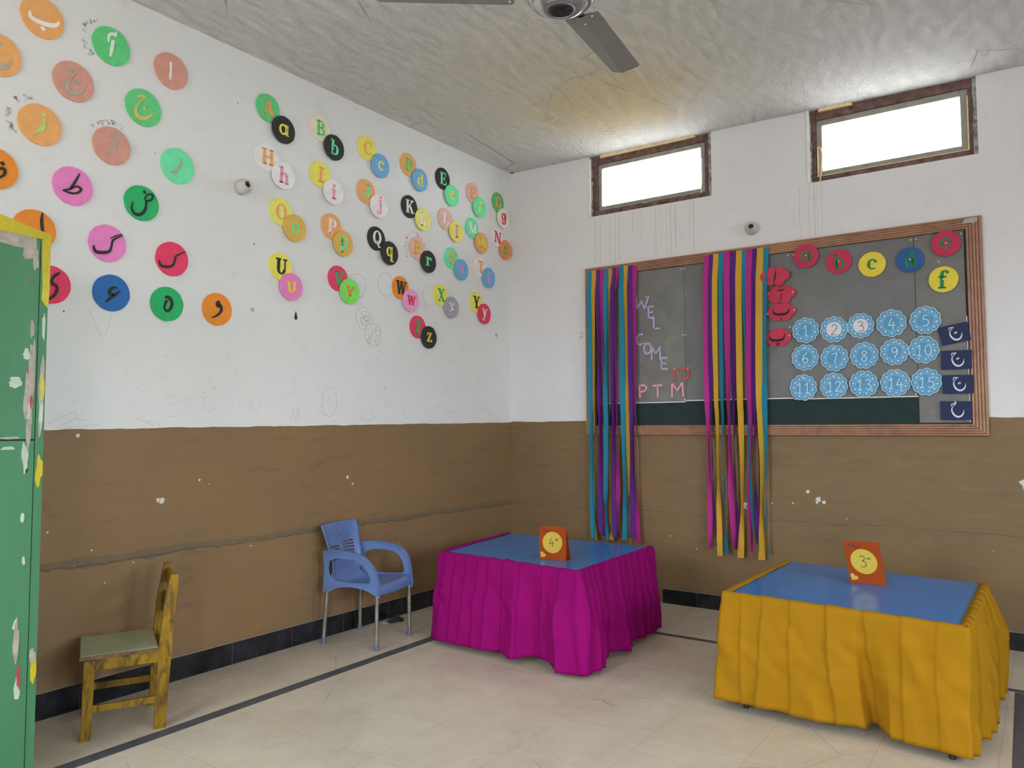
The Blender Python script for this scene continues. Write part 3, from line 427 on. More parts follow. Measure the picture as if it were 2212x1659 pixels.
# floor
def floor():
    t=NT('marble_tiles'); tc=t.obj(); 
    c=t.mix(t.ramp(t.noise(2.2,6,.65,tc,.7),.3,.72),(.56,.485,.385,1),(.68,.61,.50,1))
    c=t.mix(t.ramp(t.noise(9,6,.7,tc,1.2),.5,.75,0,.45),c,(.74,.67,.57,1))
    c=t.mix(t.ramp(t.noise(1.1,5,.6,tc,.5),.5,.7,0,.35),c,(.44,.37,.29,1))
    br=t.n('ShaderNodeTexBrick',offset=0.0,ins={'Vector':t.n('ShaderNodeMapping',ins={'Vector':tc,'Location':(.13,.3,0)}).outputs[0],'Color1':(.47,.47,.47,1),'Color2':(.53,.53,.53,1),'Mortar':(0,0,0,1),'Scale':1.0,'Mortar Size':.0016,'Brick Width':.46,'Row Height':.46})
    c=t.mix(.25,c,br.outputs['Color'],'OVERLAY'); c=t.mix(t.math('MULTIPLY',br.outputs['Fac'],.22),c,(.22,.19,.16,1))
    vo=t.n('ShaderNodeTexVoronoi',ins={'Vector':tc,'Scale':4.2}); vc=t.n('ShaderNodeSeparateColor',ins={0:vo.outputs['Color']})
    sp=t.math('LESS_THAN',t.math('ADD',vo.outputs['Distance'],t.ramp(t.noise(40,3,.5,tc),.3,.7,-.012,.012)),t.ramp(vc.outputs[1],.45,1,-.02,.06))
    c=t.mix(t.math('MULTIPLY',sp,.7),c,(.06,.06,.065,1))
    cr_=t.n('ShaderNodeTexVoronoi',feature='DISTANCE_TO_EDGE',ins={'Vector':t.n('ShaderNodeMix',data_type='VECTOR',ins={0:.1,4:tc,5:t.n('ShaderNodeTexNoise',ins={'Scale':4.0,'Detail':6}).outputs['Color']}).outputs[1],'Scale':1.6})
    c=t.mix(t.math('MULTIPLY',t.ramp(cr_.outputs[0],0,.004,.8,0),t.ramp(t.noise(1.7,3,.5,tc),.52,.6)),c,(.22,.18,.15,1))
    t.bump(t.noise(14,4,.6,tc),.08,.004)
    return t.base(c,t.ramp(t.noise(5,4,.6,tc),.3,.7,.28,.5))
m_inlay=simple('grey_inlay',(.085,.095,.115,1),.4,var=.15,scale=12)
mb=MB(); mb.box((-.2,-8.4,-.15),(7.4,.3,0))
def flat(P,z,mi): mb.prism(P,0,z,mi)
flat([(.612,-.93),(.688,-.93),(.735,-6),(.655,-6)],.0008,1)
flat([(.612,-.93),(.612,-.875),(7.2,-.80),(7.2,-.855)],.0008,1)
flat([(4.035,-.9),(7.2,-.86),(7.2,-8.2),(4.19,-8.2)],.0006,1)
struct(mb.build('floor',[floor(),m_inlay]))
# skirting tiles
m_base=simple('black_tile',(.018,.02,.028,1),.22,var=.5,scale=6); m_joint=simple('tile_joint',(.13,.12,.11,1)); m_line=simple('paint_line',(.40,.38,.33,1))
mb=MB(); mb.box((-6.5,0,0),(.0,.1316,.014)); mb.box((-6.5,.1316,0),(0,.1335,.006),2)
for k in range(14): mb.box((-.3-k*.46,0,0),(-.298-k*.46,.131,.0145),1)
struct(mb.build('baseboard_left',[m_base,m_joint,m_line],M=ML(0,0)))
mb=MB(); mb.box((1.543,0,0),(7.1,.116,.014)); mb.box((1.543,.116,0),(7.1,.118,.006),2)
for k in range(12): mb.box((1.84+k*.46,0,0),(1.842+k*.46,.116,.0145),1)
struct(mb.build('baseboard_back',[m_base,m_joint,m_line],M=MW(0,0)))

# ---------------- the two high windows ----------------
def glass():
    t=NT('window_glass'); t.t.nodes.remove(t.b); tr=t.n('ShaderNodeBsdfTransparent',ins={0:(.97,.98,1,1)}); gl=t.n('ShaderNodeBsdfGlossy',ins={'Roughness':.08})
    mx=t.n('ShaderNodeMixShader',ins={0:.06}); t.l(tr.outputs[0],mx.inputs[1]); t.l(gl.outputs[0],mx.inputs[2])
    t.l(mx.outputs[0],t.t.nodes['Material Output'].inputs[0]); return t.m
m_glass=glass(); m_sash=simple('aged_grey_sash',(.30,.29,.25,1),.45,var=.12,scale=16,bump=.15)
m_frame=simple('peeling_maroon_frame',(.165,.088,.075,1),.6,var=.35,scale=18,bump=.4)
m_jamb=simple('dirty_jamb_plaster',(.34,.35,.33,1),.8,var=.45,scale=22,bump=.6); m_pale=simple('pale_stay_and_sunlit_gap',(.85,.66,.36,1),.6,var=.1,scale=30); m_edge=simple('white_reveal_paint',(.78,.79,.74,1),.6)  # the pale tan also paints the sunlight in the head gap
m_gauze=simple('dead_leaves',(.25,.24,.2,1))
def window(n,x0,x1,z0,z1,fx0,fx1,fz0,fz1,gx0,gx1,gz0,gz1,strip):
    zt=4.02
    mb=MB(); d0,d1=-.085,-.02
    mb.box((x0,z0,d0),(fx0,zt,d1)); mb.box((fx1,z0,d0),(x1,zt,d1)); mb.box((fx0,z0,d0),(fx1,fz0,d1)); mb.box((fx0,fz1,d0),(fx1,zt,d1))
    f=mb.build('window_%d'%n,m_frame,M=MW(0,0),bevel=.003); struct(f)
    I=MW(0,0).inverted()
    def ch(mb,nm,mat,**k):
        o=mb.build(nm,mat,**k); o.parent=f; return o
    mb=MB(); a,b=-.07,-.035
    mb.box((fx0,fz0,a),(gx0,fz1,b)); mb.box((gx1,fz0,a),(fx1,fz1,b)); mb.box((gx0,fz0,a),(gx1,gz0,b)); mb.box((gx0,gz1,a),(gx1,fz1,b)); ch(mb,'sash',m_sash,bevel=.004)
    mb=MB(); mb.box((gx0,gz0,-.055),(gx1,gz1,-.051)); ch(mb,'glass_pane',m_glass)
    # plastered reveals with flaking paint, on both jambs
    mb=MB(); rn=random.Random(n)
    for xa,sg in ((x0,1),(x1,-1)):
        P=[]; zz=z0+.005
        L=[(xa,z0)]; 
        while zz<zt-.1: L.append((xa+sg*(.016+.014*rn.random()),zz)); zz+=.025+rn.random()*.02
        L+=[(xa+sg*.02,zt-.09),(xa,zt-.09)]; mb.prism(L,d1,d1+.017)
    ch(mb,'jamb_plaster',m_jamb)
    mb=MB(); mb.box((x0-.010,z0-.004,-.02),(x0+.014,zt-.1,.010)); ch(mb,'reveal_edge',m_edge,bevel=.002)
    mb=MB(); a_,b_=strip; zz=ceil_z((a_+b_)/2,0); mb.hexa([(a_,zz-.02,-.02),(b_,zz-.022,-.02),(b_,zz-.022,.004),(a_,zz-.02,.004)],[(a_+.02,zz+.01,-.02),(b_-.02,zz+.01,-.02),(b_-.02,zz+.01,.012),(a_+.02,zz+.01,.012)]); ch(mb,'sunlit_gap_strip',m_pale)  # sunlit gap over the frame, built as a warm pale strip
    mb=MB()
    if n==2:
        mb.tube([(gx0-.025,gz0+.19,-.03),(gx0-.005,gz0+.17,-.012),(gx0+.004,gz0+.12,-.006),(gx0-.002,gz0,0),(gx0-.012,z0+.01,.004),(gx0-.014,z0-.015,.006)],.005,8)
        mb.box((gx0-.035,fz0,-.035),(gx0-.026,gz0+.19,-.02)); mb.box((fx1-.006,fz0,-.035),(fx1+.002,fz1-.06,-.012)); mb.box((fx0,fz0-.003,-.035),(fx1,fz0+.002,-.015))
        ch(mb,'window_stay',m_pale)
    else:
        mb.tube([(gx1+.012,gz1-.1,-.03),(gx1+.018,gz0+.2,-.015),(gx1+.016,gz0+.05,-.012),(gx1+.008,fz0-.01,-.006)],.004,8); ch(mb,'window_stay',m_edge)
        mb=MB(); mb.box((1.40,fz0-.012,-.02),(1.455,fz0+.006,-.006)); mb.box((1.42,fz0+.006,-.035),(1.435,fz0+.022,-.02)); ch(mb,'latch',m_sash)
    return f
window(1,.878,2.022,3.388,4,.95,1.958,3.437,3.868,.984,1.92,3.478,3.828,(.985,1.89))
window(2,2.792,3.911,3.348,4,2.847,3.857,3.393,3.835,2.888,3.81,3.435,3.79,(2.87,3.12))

# ---------------- foam letter discs on the left wall ----------------
C={'green':(92,190,120),'darkgreen':(40,165,98),'leaf':(88,172,105),'black':(45,45,43),'peach':(232,205,182),'yellow':(222,208,92),'paleyellow':(214,213,112),'blue':(104,160,205),
'palepink':(230,212,212),'white':(226,228,222),'orange':(240,158,98),'vivid_orange':(240,130,45),'ochre':(205,165,82),'mint':(105,215,160),'brownpink':(195,142,128),'rose':(212,168,155),'pink':(215,122,182),
'crimson':(205,55,90),'red':(210,60,95),'lime':(120,208,92),'violet':(150,150,170),'lightpink':(236,150,195),'deepblue':(42,98,160),'gold':(232,195,70),'softpink':(222,140,165),'greywhite':(212,212,196),'paper':(215,210,208),'grey':(165,155,145),'khaki':(198,180,105),'palegreen':(165,200,120),'duskyorange':(222,130,75)}
DN={'brownpink':'dusky pink','rose':'dusty pink','vivid_orange':'bright orange','darkgreen':'dark green','leaf':'mid green','paleyellow':'pale yellow','palepink':'pale pink','lightpink':'light pink','deepblue':'dark blue','violet':'grey violet','softpink':'pink','greywhite':'greyish white','palegreen':'pale green','lime':'lime green','paper':'white','duskyorange':'dull orange'}
def foam(c): return simple('foam_'+c,col(*C[c],.76),.85,var=.05,scale=20,bump=.1)
def nm(c): return DN.get(c,c)
SP={'A':('green','orange'),'a':('black','yellow'),'B':('peach','green'),'b':('black','mint'),'C':('yellow','orange'),'c':('blue','yellow'),'H':('palepink','orange'),'h':('white','softpink'),'I':('yellow','orange'),'i':('palepink','softpink'),'J':('orange','mint'),'j':('palepink','softpink'),'O':('paleyellow','orange'),'o':('ochre','mint'),'P':('orange','palepink'),'p':('ochre','mint'),'Q':('black','palepink'),'q':('black','yellow'),'D':('orange','green'),'d':('blue','yellow'),'E':('black','mint'),'e':('mint','yellow'),'K':('black','palepink'),'k':('paleyellow','palepink'),'F':('rose','orange'),'f':('mint','yellow'),'G':('leaf','orange'),'g':('greywhite','red'),'L':('rose','white'),'l':('paleyellow','softpink'),'M':('mint','white'),'m':('orange','yellow'),'N':('palepink','crimson'),'n':('duskyorange','leaf'),'R':('rose','ochre'),'r':('black','mint'),'S':('mint','orange'),'s':('blue','softpink'),'T':('palepink','orange'),'t':('blue','softpink'),'U':('yellow','black'),'u':('pink','gold'),'V':('red','darkgreen'),'v':('lime','vivid_orange'),'W':('vivid_orange','black'),'w':('lightpink','crimson'),'X':('yellow','darkgreen'),'x':('violet','peach'),'Y':('yellow','black'),'y':('crimson','peach'),'Z':('red','darkgreen'),'z':('black','gold')}
def disc(name,M,r,cname,label,group,th=.009,seed=0,cat='letter disc',k=None):
    mb=MB(); mb.prism(circle(r,44,jit=r*.025,seed=seed),0,th,0,True)
    return tag(mb.build(name,k or foam(cname),M=M),label,cat,group)
for i,(ch,(y,z)) in enumerate(ALPHA.items()):
    dc,lc=SP[ch]; up=ch.isupper(); d=.0015 if up else .0155
    kind=('capital' if up else 'small'); rel=('' if up else ' overlapping the capital')
    o=disc('letter_disc',ML(y,z,d,R(random.Random(i).uniform(-4,2))),.094,dc,f'round {nm(dc)} foam disc with a {nm(lc)} {kind} letter {ch} on the left wall','alphabet discs on the left wall',seed=i)
    G=glyph(ch); b=gbox(G); sc=.108 if up else .112
    mb=MB(); draw(mb,G,.009,.0130,sc,-(b[0]+b[1])/2*sc+(.004 if up else .0),(-(b[2]+b[3])/2*sc) if ch not in 'pqyjg' else -.25*sc)
    mb.build('letter',foam(lc),o)
UC={'be':('orange','white','be with one dot below',''),'te':('orange','grey','te cut off by the photo edge',''),'madd':('green','white','alef madda',''),'alef':('brownpink','palepink','alef',''),'che':('brownpink','grey','che with three dots',''),'jeem':('green','khaki','jeem with one dot',''),'ze':('orange','palegreen','ze with one dot above',''),'rre':('brownpink','grey','rre with a small mark above',''),'re':('mint','grey','re',''),'qaf':('vivid_orange','black','qaf cut off by the photo edge',''),'toe':('pink','black','toe',''),'fe':('darkgreen','black','fe with one dot',''),'alef2':('vivid_orange','black','upright stroke, partly behind the cabinet',''),'ye':('red','black','ye, partly behind the cabinet',''),'gaf':('pink','black','gaf',''),'kaf':('red','black','kaf',''),'hamza':('deepblue','black','hamza',''),'he':('darkgreen','black','he drawn as a small loop',''),'waw':('vivid_orange','black','waw','')}
for i,(k,y,z,r,ss,dd) in enumerate(URDU):
    dc,lc,ds,_=UC[k]
    o=disc('letter_disc',ML(y,z,.0015),r,dc,f'large {nm(dc)} foam disc with {nm(lc)} Urdu letter {ds}','Urdu letter discs on the left wall',seed=50+i)
    mb=MB()
    for s_ in ss: brush(mb,[(a,b,max(w_,.05)) for a,b,w_ in s_],.009,.0130,0,5,r)
    for a,b,w_ in dd: mb.prism([(a*r-w_*r*.7,b*r+.1*r*w_),(a*r,b*r-w_*r*.7),(a*r+w_*r*.7,b*r-.1*r*w_),(a*r,b*r+w_*r*.7)],.009,.0130)
    mb.build('letter',foam(lc),o)
# ---------------- lamp sockets ----------------
m_cer=simple('white_ceramic',(.62,.61,.57,1),.35,var=.1,scale=30); m_hole=simple('socket_hole',(.02,.018,.015,1),.6); m_brass=simple('dull_metal',(.30,.27,.2,1),.4,metal=.6)
def socket(M,label):
    t=thing('lamp_socket',label,'lamp socket',M@Matrix.Scale(1.22,4),'bulb sockets on the walls')
    mb=MB(); mb.lathe([(.034,.0),(.038,.004),(.038,.012),(.034,.018),(.040,.024),(.041,.05),(.036,.06),(.026,.082),(.023,.096),(.018,.097),(.018,.07)],28); mb.build('socket_body',m_cer,t)
    mb=MB(); mb.lathe([(.0178,.071),(.0178,.074)],20); mb.box((-.004,-.002,.074),(.004,.002,.082)); mb.build('contact_cup',m_hole,t)
    return t
socket(ML(-3.05,3.03,.002)@Matrix.Rotation(R(-10),4,'Y'),'white ceramic bulb socket with no bulb sticking out of the left wall')
socket(MW(2.345,3.052,.002)@Matrix.Rotation(R(14),4,'Y'),'small white ceramic bulb socket with no bulb on the wall above the notice board')

# ---------------- notice board ----------------
def board_wood():
    t=NT('notice_board_wood'); tc=t.obj(); mp=t.n('ShaderNodeMapping',ins={'Vector':tc,'Scale':(1.5,1.5,1.5)}).outputs[0]
    c=t.mix(t.ramp(t.noise(5,5,.6,mp,1.5),.3,.7),(.27,.135,.085,1),(.42,.22,.145,1)); c=t.mix(t.ramp(t.noise(1.4,3,.5,tc),.45,.65,0,.6),c,(.46,.26,.13,1))
    t.bump(t.noise(60,3,.5,tc),.1,.002); return t.base(c,.4)
m_bw=board_wood(); m_green=simple('dark_green_felt',(.018,.036,.036,1),.95,var=.1,scale=40)
nb=thing('notice_board','large wood framed dark green notice board hung on the back wall below the windows','notice board',MW(0,0,0))
mb=MB(); mb.box((.86,1.42,.002),(3.895,2.892,.018)); mb.build('board_panel',m_green,nb)
def rail(x0,x1,y0,y1,horiz,flip):
    mb=MB(); n=61; w_=.095 if not horiz else .082; P=[]
    W_=(y1-y0) if horiz else (x1-x0)
    rows=[]
    for i in range(n):
        u=i/(n-1); d=.036+.0085*abs(sin(u*pi*5))**.6 - (.012 if u<.02 or u>.98 else 0)
        if horiz:
            y=y0+(y1-y0)*u; ins=(y-y0) if flip else (y1-y); ins=ins/W_*.098
            rows.append([(x0+ins,y,d),(x1-ins,y,d)])
        else:
            x=x0+(x1-x0)*u; ins=(x1-x) if flip else (x-x0); ins=ins/W_*.082
            rows.append([(x,y0+ins,d),(x,y1-ins,d)])
    a=[(p[0],p[1],.002) for p in rows[0]]; b=[(p[0],p[1],.002) for p in rows[-1]]
    mb.grid([a]+rows+[b],0,False); mb.build('frame_rail',m_bw,nb)
rail(.84,3.914,2.826,2.91,True,False) # top: the wide side is on the outside
rail(.84,3.914,1.404,1.487,True,True)
rail(.84,.936,1.404,2.91,False,False); rail(3.816,3.914,1.404,2.91,False,True)
mb=MB(); mb.prism([(3.80,2.862),(3.815,2.893),(3.865,2.90),(3.895,2.893),(3.89,2.868),(3.875,2.865),(3.872,2.85),(3.86,2.862)],.0465,.048)
tag(mb.build('tape_scrap',simple('greyish_tape',(.42,.38,.34,1),.5),nb),'piece of old grey tape on the top right corner')
# grey paper
def paper_grey():
    t=NT('grey_kraft_paper'); tc=t.obj(); c=t.mix(t.ramp(t.noise(3,5,.6,tc,.6),.3,.72),(.135,.135,.135,1),(.175,.175,.175,1))
    t.bump(t.math('ADD',t.noise(2.2,3,.5,tc,1.5),t.math('MULTIPLY',t.noise(30,3,.5,tc),.05)),.8,.03); return t.base(c,.55)
m_gp=paper_grey(); m_white=simple('paper_white',(.72,.72,.70,1),.7); m_pin=simple('push_pin_head',(.78,.75,.70,1),.3)
m_gp2=simple('light_grey_paper',(.19,.185,.175,1),.6,var=.12,scale=5)
def pin(o,x,y,z=0):
    mb=MB(); mb.lathe([(.0035,z),(.006,z+.001),(.0066,z+.004),(.005,z+.0075),(.002,z+.009)],12); mb.build('push_pin',m_pin,o,M=Matrix.Translation((x,y,0)))
def sheet(x0,x1,y0,y1,d,label,seed,pins,mat=0,edge=()):
    cx,cy=(x0+x1)/2,(y0+y1)/2; w_,h_=x1-x0,y1-y0; mb=MB(); nx,ny=24,30; P=[]
    for i in range(nx+1):
        row=[]
        for j in range(ny+1):
            u,v=i/nx,j/ny; x=-w_/2+w_*u; y=-h_/2+h_*v; b=min(1,8*min(u,1-u,v,1-v)); q=Vector((x*2.2+seed*7,y*3.1-x*1.5,seed))
            row.append((x,y,(.0045+.0045*noise.noise(q)+.003*noise.noise(q*2.7))*b))
        P.append(row)
    mb.grid(P)
    if 'b' in edge: mb.box((-w_/2,-h_/2-.008,-.001),(w_/2,-h_/2,.0015),1)
    if 'r' in edge: mb.box((w_/2-.002,-h_/2,-.001),(w_/2+.005,h_/2*.1,.0015),1)
    o=mb.build('paper_sheet',[m_gp2 if mat else m_gp,m_white],M=MW(cx,cy,d),fix=False)
    tag(o,label,'paper sheet','grey paper sheets lining the notice board')
    for px,py in pins: pin(o,px-cx,py-cy,.002)
sheet(.945,1.776,1.684,2.822,.0255,'grey paper sheet behind the welcome letters, light white lower edge',1,[(1.76,2.80),(1.765,2.24),(1.77,1.70)],1,'b')
sheet(1.770,2.655,1.694,2.823,.0205,'creased dark grey paper sheet in the middle, half behind the right bunch of streamers',2,[(1.785,2.80),(1.785,2.24),(2.63,2.80),(2.63,2.24)],0,'b')
sheet(2.650,3.497,1.686,2.823,.023,'wide creased grey paper sheet behind the blue number flowers',3,[(2.67,2.80),(3.48,2.80),(2.67,1.70),(3.48,1.70)],0,'b')
sheet(3.500,3.805,1.497,2.823,.021,'narrow grey paper sheet beside the right frame, longest of the sheets',4,[(3.515,2.80),(3.79,2.80),(3.79,1.515),(3.65,2.62)],1,'r')
# round cards a to f
BC={'a':('crimson','darkgreen'),'b':('crimson','darkgreen'),'c':('gold','darkgreen'),'d':('boardblue','darkgreen'),'e':('crimson','darkgreen'),'f':('boardyellow','darkgreen')}
C['boardblue']=(45,100,165); C['boardyellow']=(225,205,80); C['gold']=(232,200,75)
def foamB(c,k=.86): return simple('card_'+c,col(*C[c],k),.8,var=.05,scale=20)
C.update(bcrim=(180,45,80),bgreen=(35,125,75),byel=(215,195,65),bblue=(40,85,140),flower=(85,145,185),cloud=(185,50,75),ink=(35,30,45),lilac=(172,162,198),brick=(185,78,66),bpink=(220,150,170),navy=(30,42,80),numw=(205,225,235),dul=(205,205,210))
for ch,(s_,z,r) in BOARD.items():
    dc={'a':'bcrim','b':'bcrim','c':'byel','d':'bblue','e':'bcrim','f':'byel'}[ch]; nn={'bcrim':'crimson','byel':'yellow','bblue':'blue'}[dc]
    rot={'a':2,'b':3,'c':-2,'d':9,'e':4,'f':-2}[ch]
    o=disc('letter_card',MW(s_,z,.0465 if ch in 'ae' else .036,R(rot)),r,dc,f'round {nn} card with a green small letter {ch} at the top of the notice board','letter cards on the notice board',.005,ord(ch),'letter card',foamB(dc))
    G=glyph(ch); b=gbox(G); sc=.115 if ch!='f' else .125; mb=MB(); draw(mb,G,.005,.008,sc,-(b[0]+b[1])/2*sc,-(b[2]+b[3])/2*sc); mb.build('letter',foamB('bgreen'),o); pin(o,0,0,.008)
# cloud cards
def cloud(hw,hh,seed):
    rn=random.Random(seed); P=[]; Cc=[(-.068,rn.uniform(-.008,.004),.042),(.068,rn.uniform(-.004,.008),.042),(-.03,.026,.044),(.034,.030,.042),(-.034,-.024,.044),(.03,-.030,.043),(0,0,.058)]
    for k in range(120):
        a=2*pi*k/120; dx,dy=cos(a),sin(a); m=0
        for cx,cy,r in Cc:
            b=cx*dx+cy*dy; q=b*b-(cx*cx+cy*cy-r*r)
            if q>=0: m=max(m,b+math.sqrt(q))
        P.append((dx*m*hw/.11,dy*m*hh/.073))
    return P
CLD=[(2.537,2.639,.112,.074,'alef, topmost of the four','upright stroke',[[(0.012,.055,.002),(.006,.02,.01),(0,-.02,.012),(-.008,-.058,.002)]],[],[]),
(2.572,2.499,.113,.072,'alef madda, second from the top','',[[(-.025,.02,.004),(-.01,.036,.01),(.012,.028,.01),(.034,.048,.003)],[(.006,.012,.003),(.004,-.02,.010),(0,-.052,.002)]],[],[(-.095,.012),(.092,.008)]),
(2.572,2.360,.112,.071,'be with one dot, third from the top','',[[(-.06,.03,.003),(-.058,-.002,.014),(-.02,-.018,.02),(.03,-.016,.02),(.054,.0,.014),(.062,.03,.003)]],[(0,-.052)],[(-.104,-.006),(.1,.006)]),
(2.546,2.163,.098,.073,'pe with dots below, lowest of the four','',[[(-.066,.02,.003),(-.062,-.006,.014),(-.03,-.022,.02),(.02,-.02,.02),(.044,-.002,.014),(.05,.026,.003)]],[(-.012,-.048),(.006,-.048),(-.003,-.056)],[(.084,.01)])]
for i,(s_,z,hw,hh,ds,_,ss,dd,pp) in enumerate(CLD):
    mb=MB(); mb.prism(cloud(hw,hh,i),0,.0025); o=tag(mb.build('cloud_card',foamB('cloud'),M=MW(s_,z,[.112,.044,.041,.044][i] if i else .074)),f'red cloud shaped card with the Urdu letter {ds}','letter card','red cloud cards on the notice board')
    mb=MB(); 
    for q in ss: brush(mb,q,.0025,.0035)
    for a,b in dd: mb.prism([(a-.009,b),(a,b-.007),(a+.009,b),(a,b+.008)],.0025,.0035)
    mb.build('letter',foamB('ink'),o)
    for a,b in pp: pin(o,a,b,.0035)
# blue number flowers
for i,(s_,z,r) in enumerate(NUMS):
    n=i+1; npet=11 if i%3 else 10; ph=i*.4; rn=random.Random(i)
    prof=lambda k,N,rr: rr*(.88+.12*abs(sin(npet*(2*pi*k/N+ph)/2))**.55)
    mb=MB(); N=132; out=[(prof(k,N,r)*cos(2*pi*k/N),prof(k,N,r)*sin(2*pi*k/N)) for k in range(N)]; mb.prism(out,0,.002)
    zz=.0026; L=[(x*.99,y*.99) for x,y in out]; L2=[(x*.955,y*.955) for x,y in out]; mb.strip(L+[L[0]],L2+[L2[0]],.0015,zz,1)
    if n not in (2,3): c1=circle(r*.56,40); c2=circle(r*.575,40); mb.strip(c2+[c2[0]],c1+[c1[0]],.0015,zz,1)
    for p in range(npet):
        a=2*pi*p/npet-ph; mb.strip([(r*.6*cos(a-.012),r*.6*sin(a-.012)),(r*.9*cos(a-.01),r*.9*sin(a-.01))],[(r*.6*cos(a+.012),r*.6*sin(a+.012)),(r*.9*cos(a+.01),r*.9*sin(a+.01))],.0015,zz,1)
        am=a+pi/npet
        for da in (-.16,-.06,.06,.16):
            x0,y0=r*.64*cos(am),r*.64*sin(am); x1,y1=r*(.82 if abs(da)<.1 else .76)*cos(am+da),r*(.82 if abs(da)<.1 else .76)*sin(am+da); brush(mb,[(x0,y0,.0022),((x0+x1)/2,(y0+y1)/2,.0026),(x1,y1,.0008)],.0015,zz,1,2)
    o=tag(mb.build('number_card',[foamB('flower'),foamB('numw')],M=MW(s_,z,.0375 if i%2 else .0415,R(rn.uniform(-4,4)))),f'blue scalloped paper flower with the number {n}'+(' on a white circle' if n in(2,3) else ''),'number card','blue number flowers on the notice board')
    if n in (2,3): mb=MB(); mb.prism(circle(r*.56,36),.002,.0032); mb.build('paper_circle',foamB('dul'),o)
    mb=MB(); digits(mb,str(n),r*(.80 if n<10 else .74),.0040 if n in(2,3) else .0048,.0032 if n in (2,3) else .002,.004,0,-.004); mb.build('numeral',foamB('ink') if n in(2,3) else foamB('numw'),o)
    pin(o,rn.uniform(-.01,.01),r*.76,.002)
# navy cards with jeem
NAVY=[([(3.63,2.155),(3.807,2.185),(3.83,2.059),(3.654,2.026)],1,'topmost of the four, tilted'),([(3.646,1.993),(3.83,1.99),(3.828,1.862),(3.644,1.862)],1,'second from the top'),([(3.652,1.824),(3.835,1.82),(3.832,1.693),(3.648,1.696)],1,'third from the top'),([(3.631,1.644),(3.821,1.64),(3.817,1.514),(3.632,1.514)],0,'lowest of the four')]
for i,(q,jm,ds) in enumerate(NAVY):
    cx=sum(p[0] for p in q)/4; cy=sum(p[1] for p in q)/4; mb=MB(); mb.prism([(a-cx,b-cy) for a,b in q],0,.002)
    rot=math.atan2(q[1][1]-q[0][1],q[1][0]-q[0][0]); 
    o=tag(mb.build('letter_card',foamB('navy'),M=MW(cx,cy,.046)),f'navy blue card with a white Urdu letter jeem like curve, {ds}','letter card','navy cards beside the right board frame')
    mb=MB(); X=lambda pts:[(a*cos(rot*.6)-b*sin(rot*.6)+.006,a*sin(rot*.6)+b*cos(rot*.6),w_) for a,b,w_ in pts]
    brush(mb,X([(-.036,.028,.003),(-.03,.045,.006),(-.012,.044,.008),(-.004,.05,.003)]),.002,.003)
    brush(mb,X([(-.006,.046,.003),(-.028,.022,.005),(-.03,-.006,.009),(-.012,-.036,.012),(.014,-.042,.012),(.034,-.024,.008),(.04,0.004,.002)]),.002,.003)
    mb.prism(circle(.007,12,.006 if jm else -.004,.006 if jm else .056),.002,.003)
    mb.build('letter',foamB('dul'),o); pin(o,.012 if jm else -.004,.008 if jm else .055,.003)
# cut-out letters WELCOME TO PTM
BLK={'W':[[(0,1),(.22,0)],[(.22,0),(.5,.62)],[(.5,.62),(.78,0)],[(.78,0),(1,1)]],'E':[[(.1,1),(.1,0)],[(0,.93),(1,.93)],[(0,.5),(.8,.5)],[(0,.07),(1,.07)]],'L':[[(.12,1),(.12,0)],[(0,.07),(1,.07)]],'T':[[(0,.93),(1,.93)],[(.5,1),(.5,0)]],'P':[[(.14,1),(.1,0)],[(.1,.94),(.6,.94),(.88,.84),(.9,.62),(.6,.48),(.12,.46)]],
'M':[[(.06,0),(.1,1)],[(.1,1),(.5,.45)],[(.5,.45),(.9,1)],[(.9,1),(.96,0)]],'C':[[(.95,.9),(.6,1),(.2,.82),(.05,.45),(.3,.08),(.7,.0),(.95,.16)]],'O':[[(.5,.95),(.18,.82),(.06,.5),(.2,.14),(.5,.05),(.82,.16),(.94,.5),(.82,.84),(.5,.95)]]}
names=['first letter of WELCOME','upper E under the W','L below the upper E','C under the L','O next to the C','M after the O','last E of WELCOME','T of TO','O of TO','P of PTM','T in the middle of PTM','last letter of PTM']
for i,(ch,s_,z,w_,h_) in enumerate(BLOCK):
    cl='lilac' if i<7 else ('brick' if i<9 else 'bpink'); cn=('lilac' if i<7 else ('brick red' if i<9 else 'light pink')); mb=MB()
    if i==0: s_-=.018; w_+=.036
    if i==3: s_-=.008; w_+=.016
    for st in BLK[ch]: brush(mb,[((x-.5)*(w_-.012),(y-.5)*(h_-.01),.0155) for x,y in st],0,.0012,0,6)
    o=tag(mb.build('paper_letter',foamB(cl),M=MW(s_,z,.036+.0016*(i%2),R([-8,0,0,-3,2,-2,0,-2,0,4,0,1][i]))),f'{cn} cut paper {ch}, {names[i]}, on the grey paper','paper letter','cut paper welcome letters')
    pin(o,*[(.04,.05),(-.03,.045),(-.03,.045),(.02,.045),(-.02,.045),(-.04,.04),(-.02,.05),(0,.05),(.03,.045),(0,.05),(.005,.05),(.045,.05)][i],.0015)

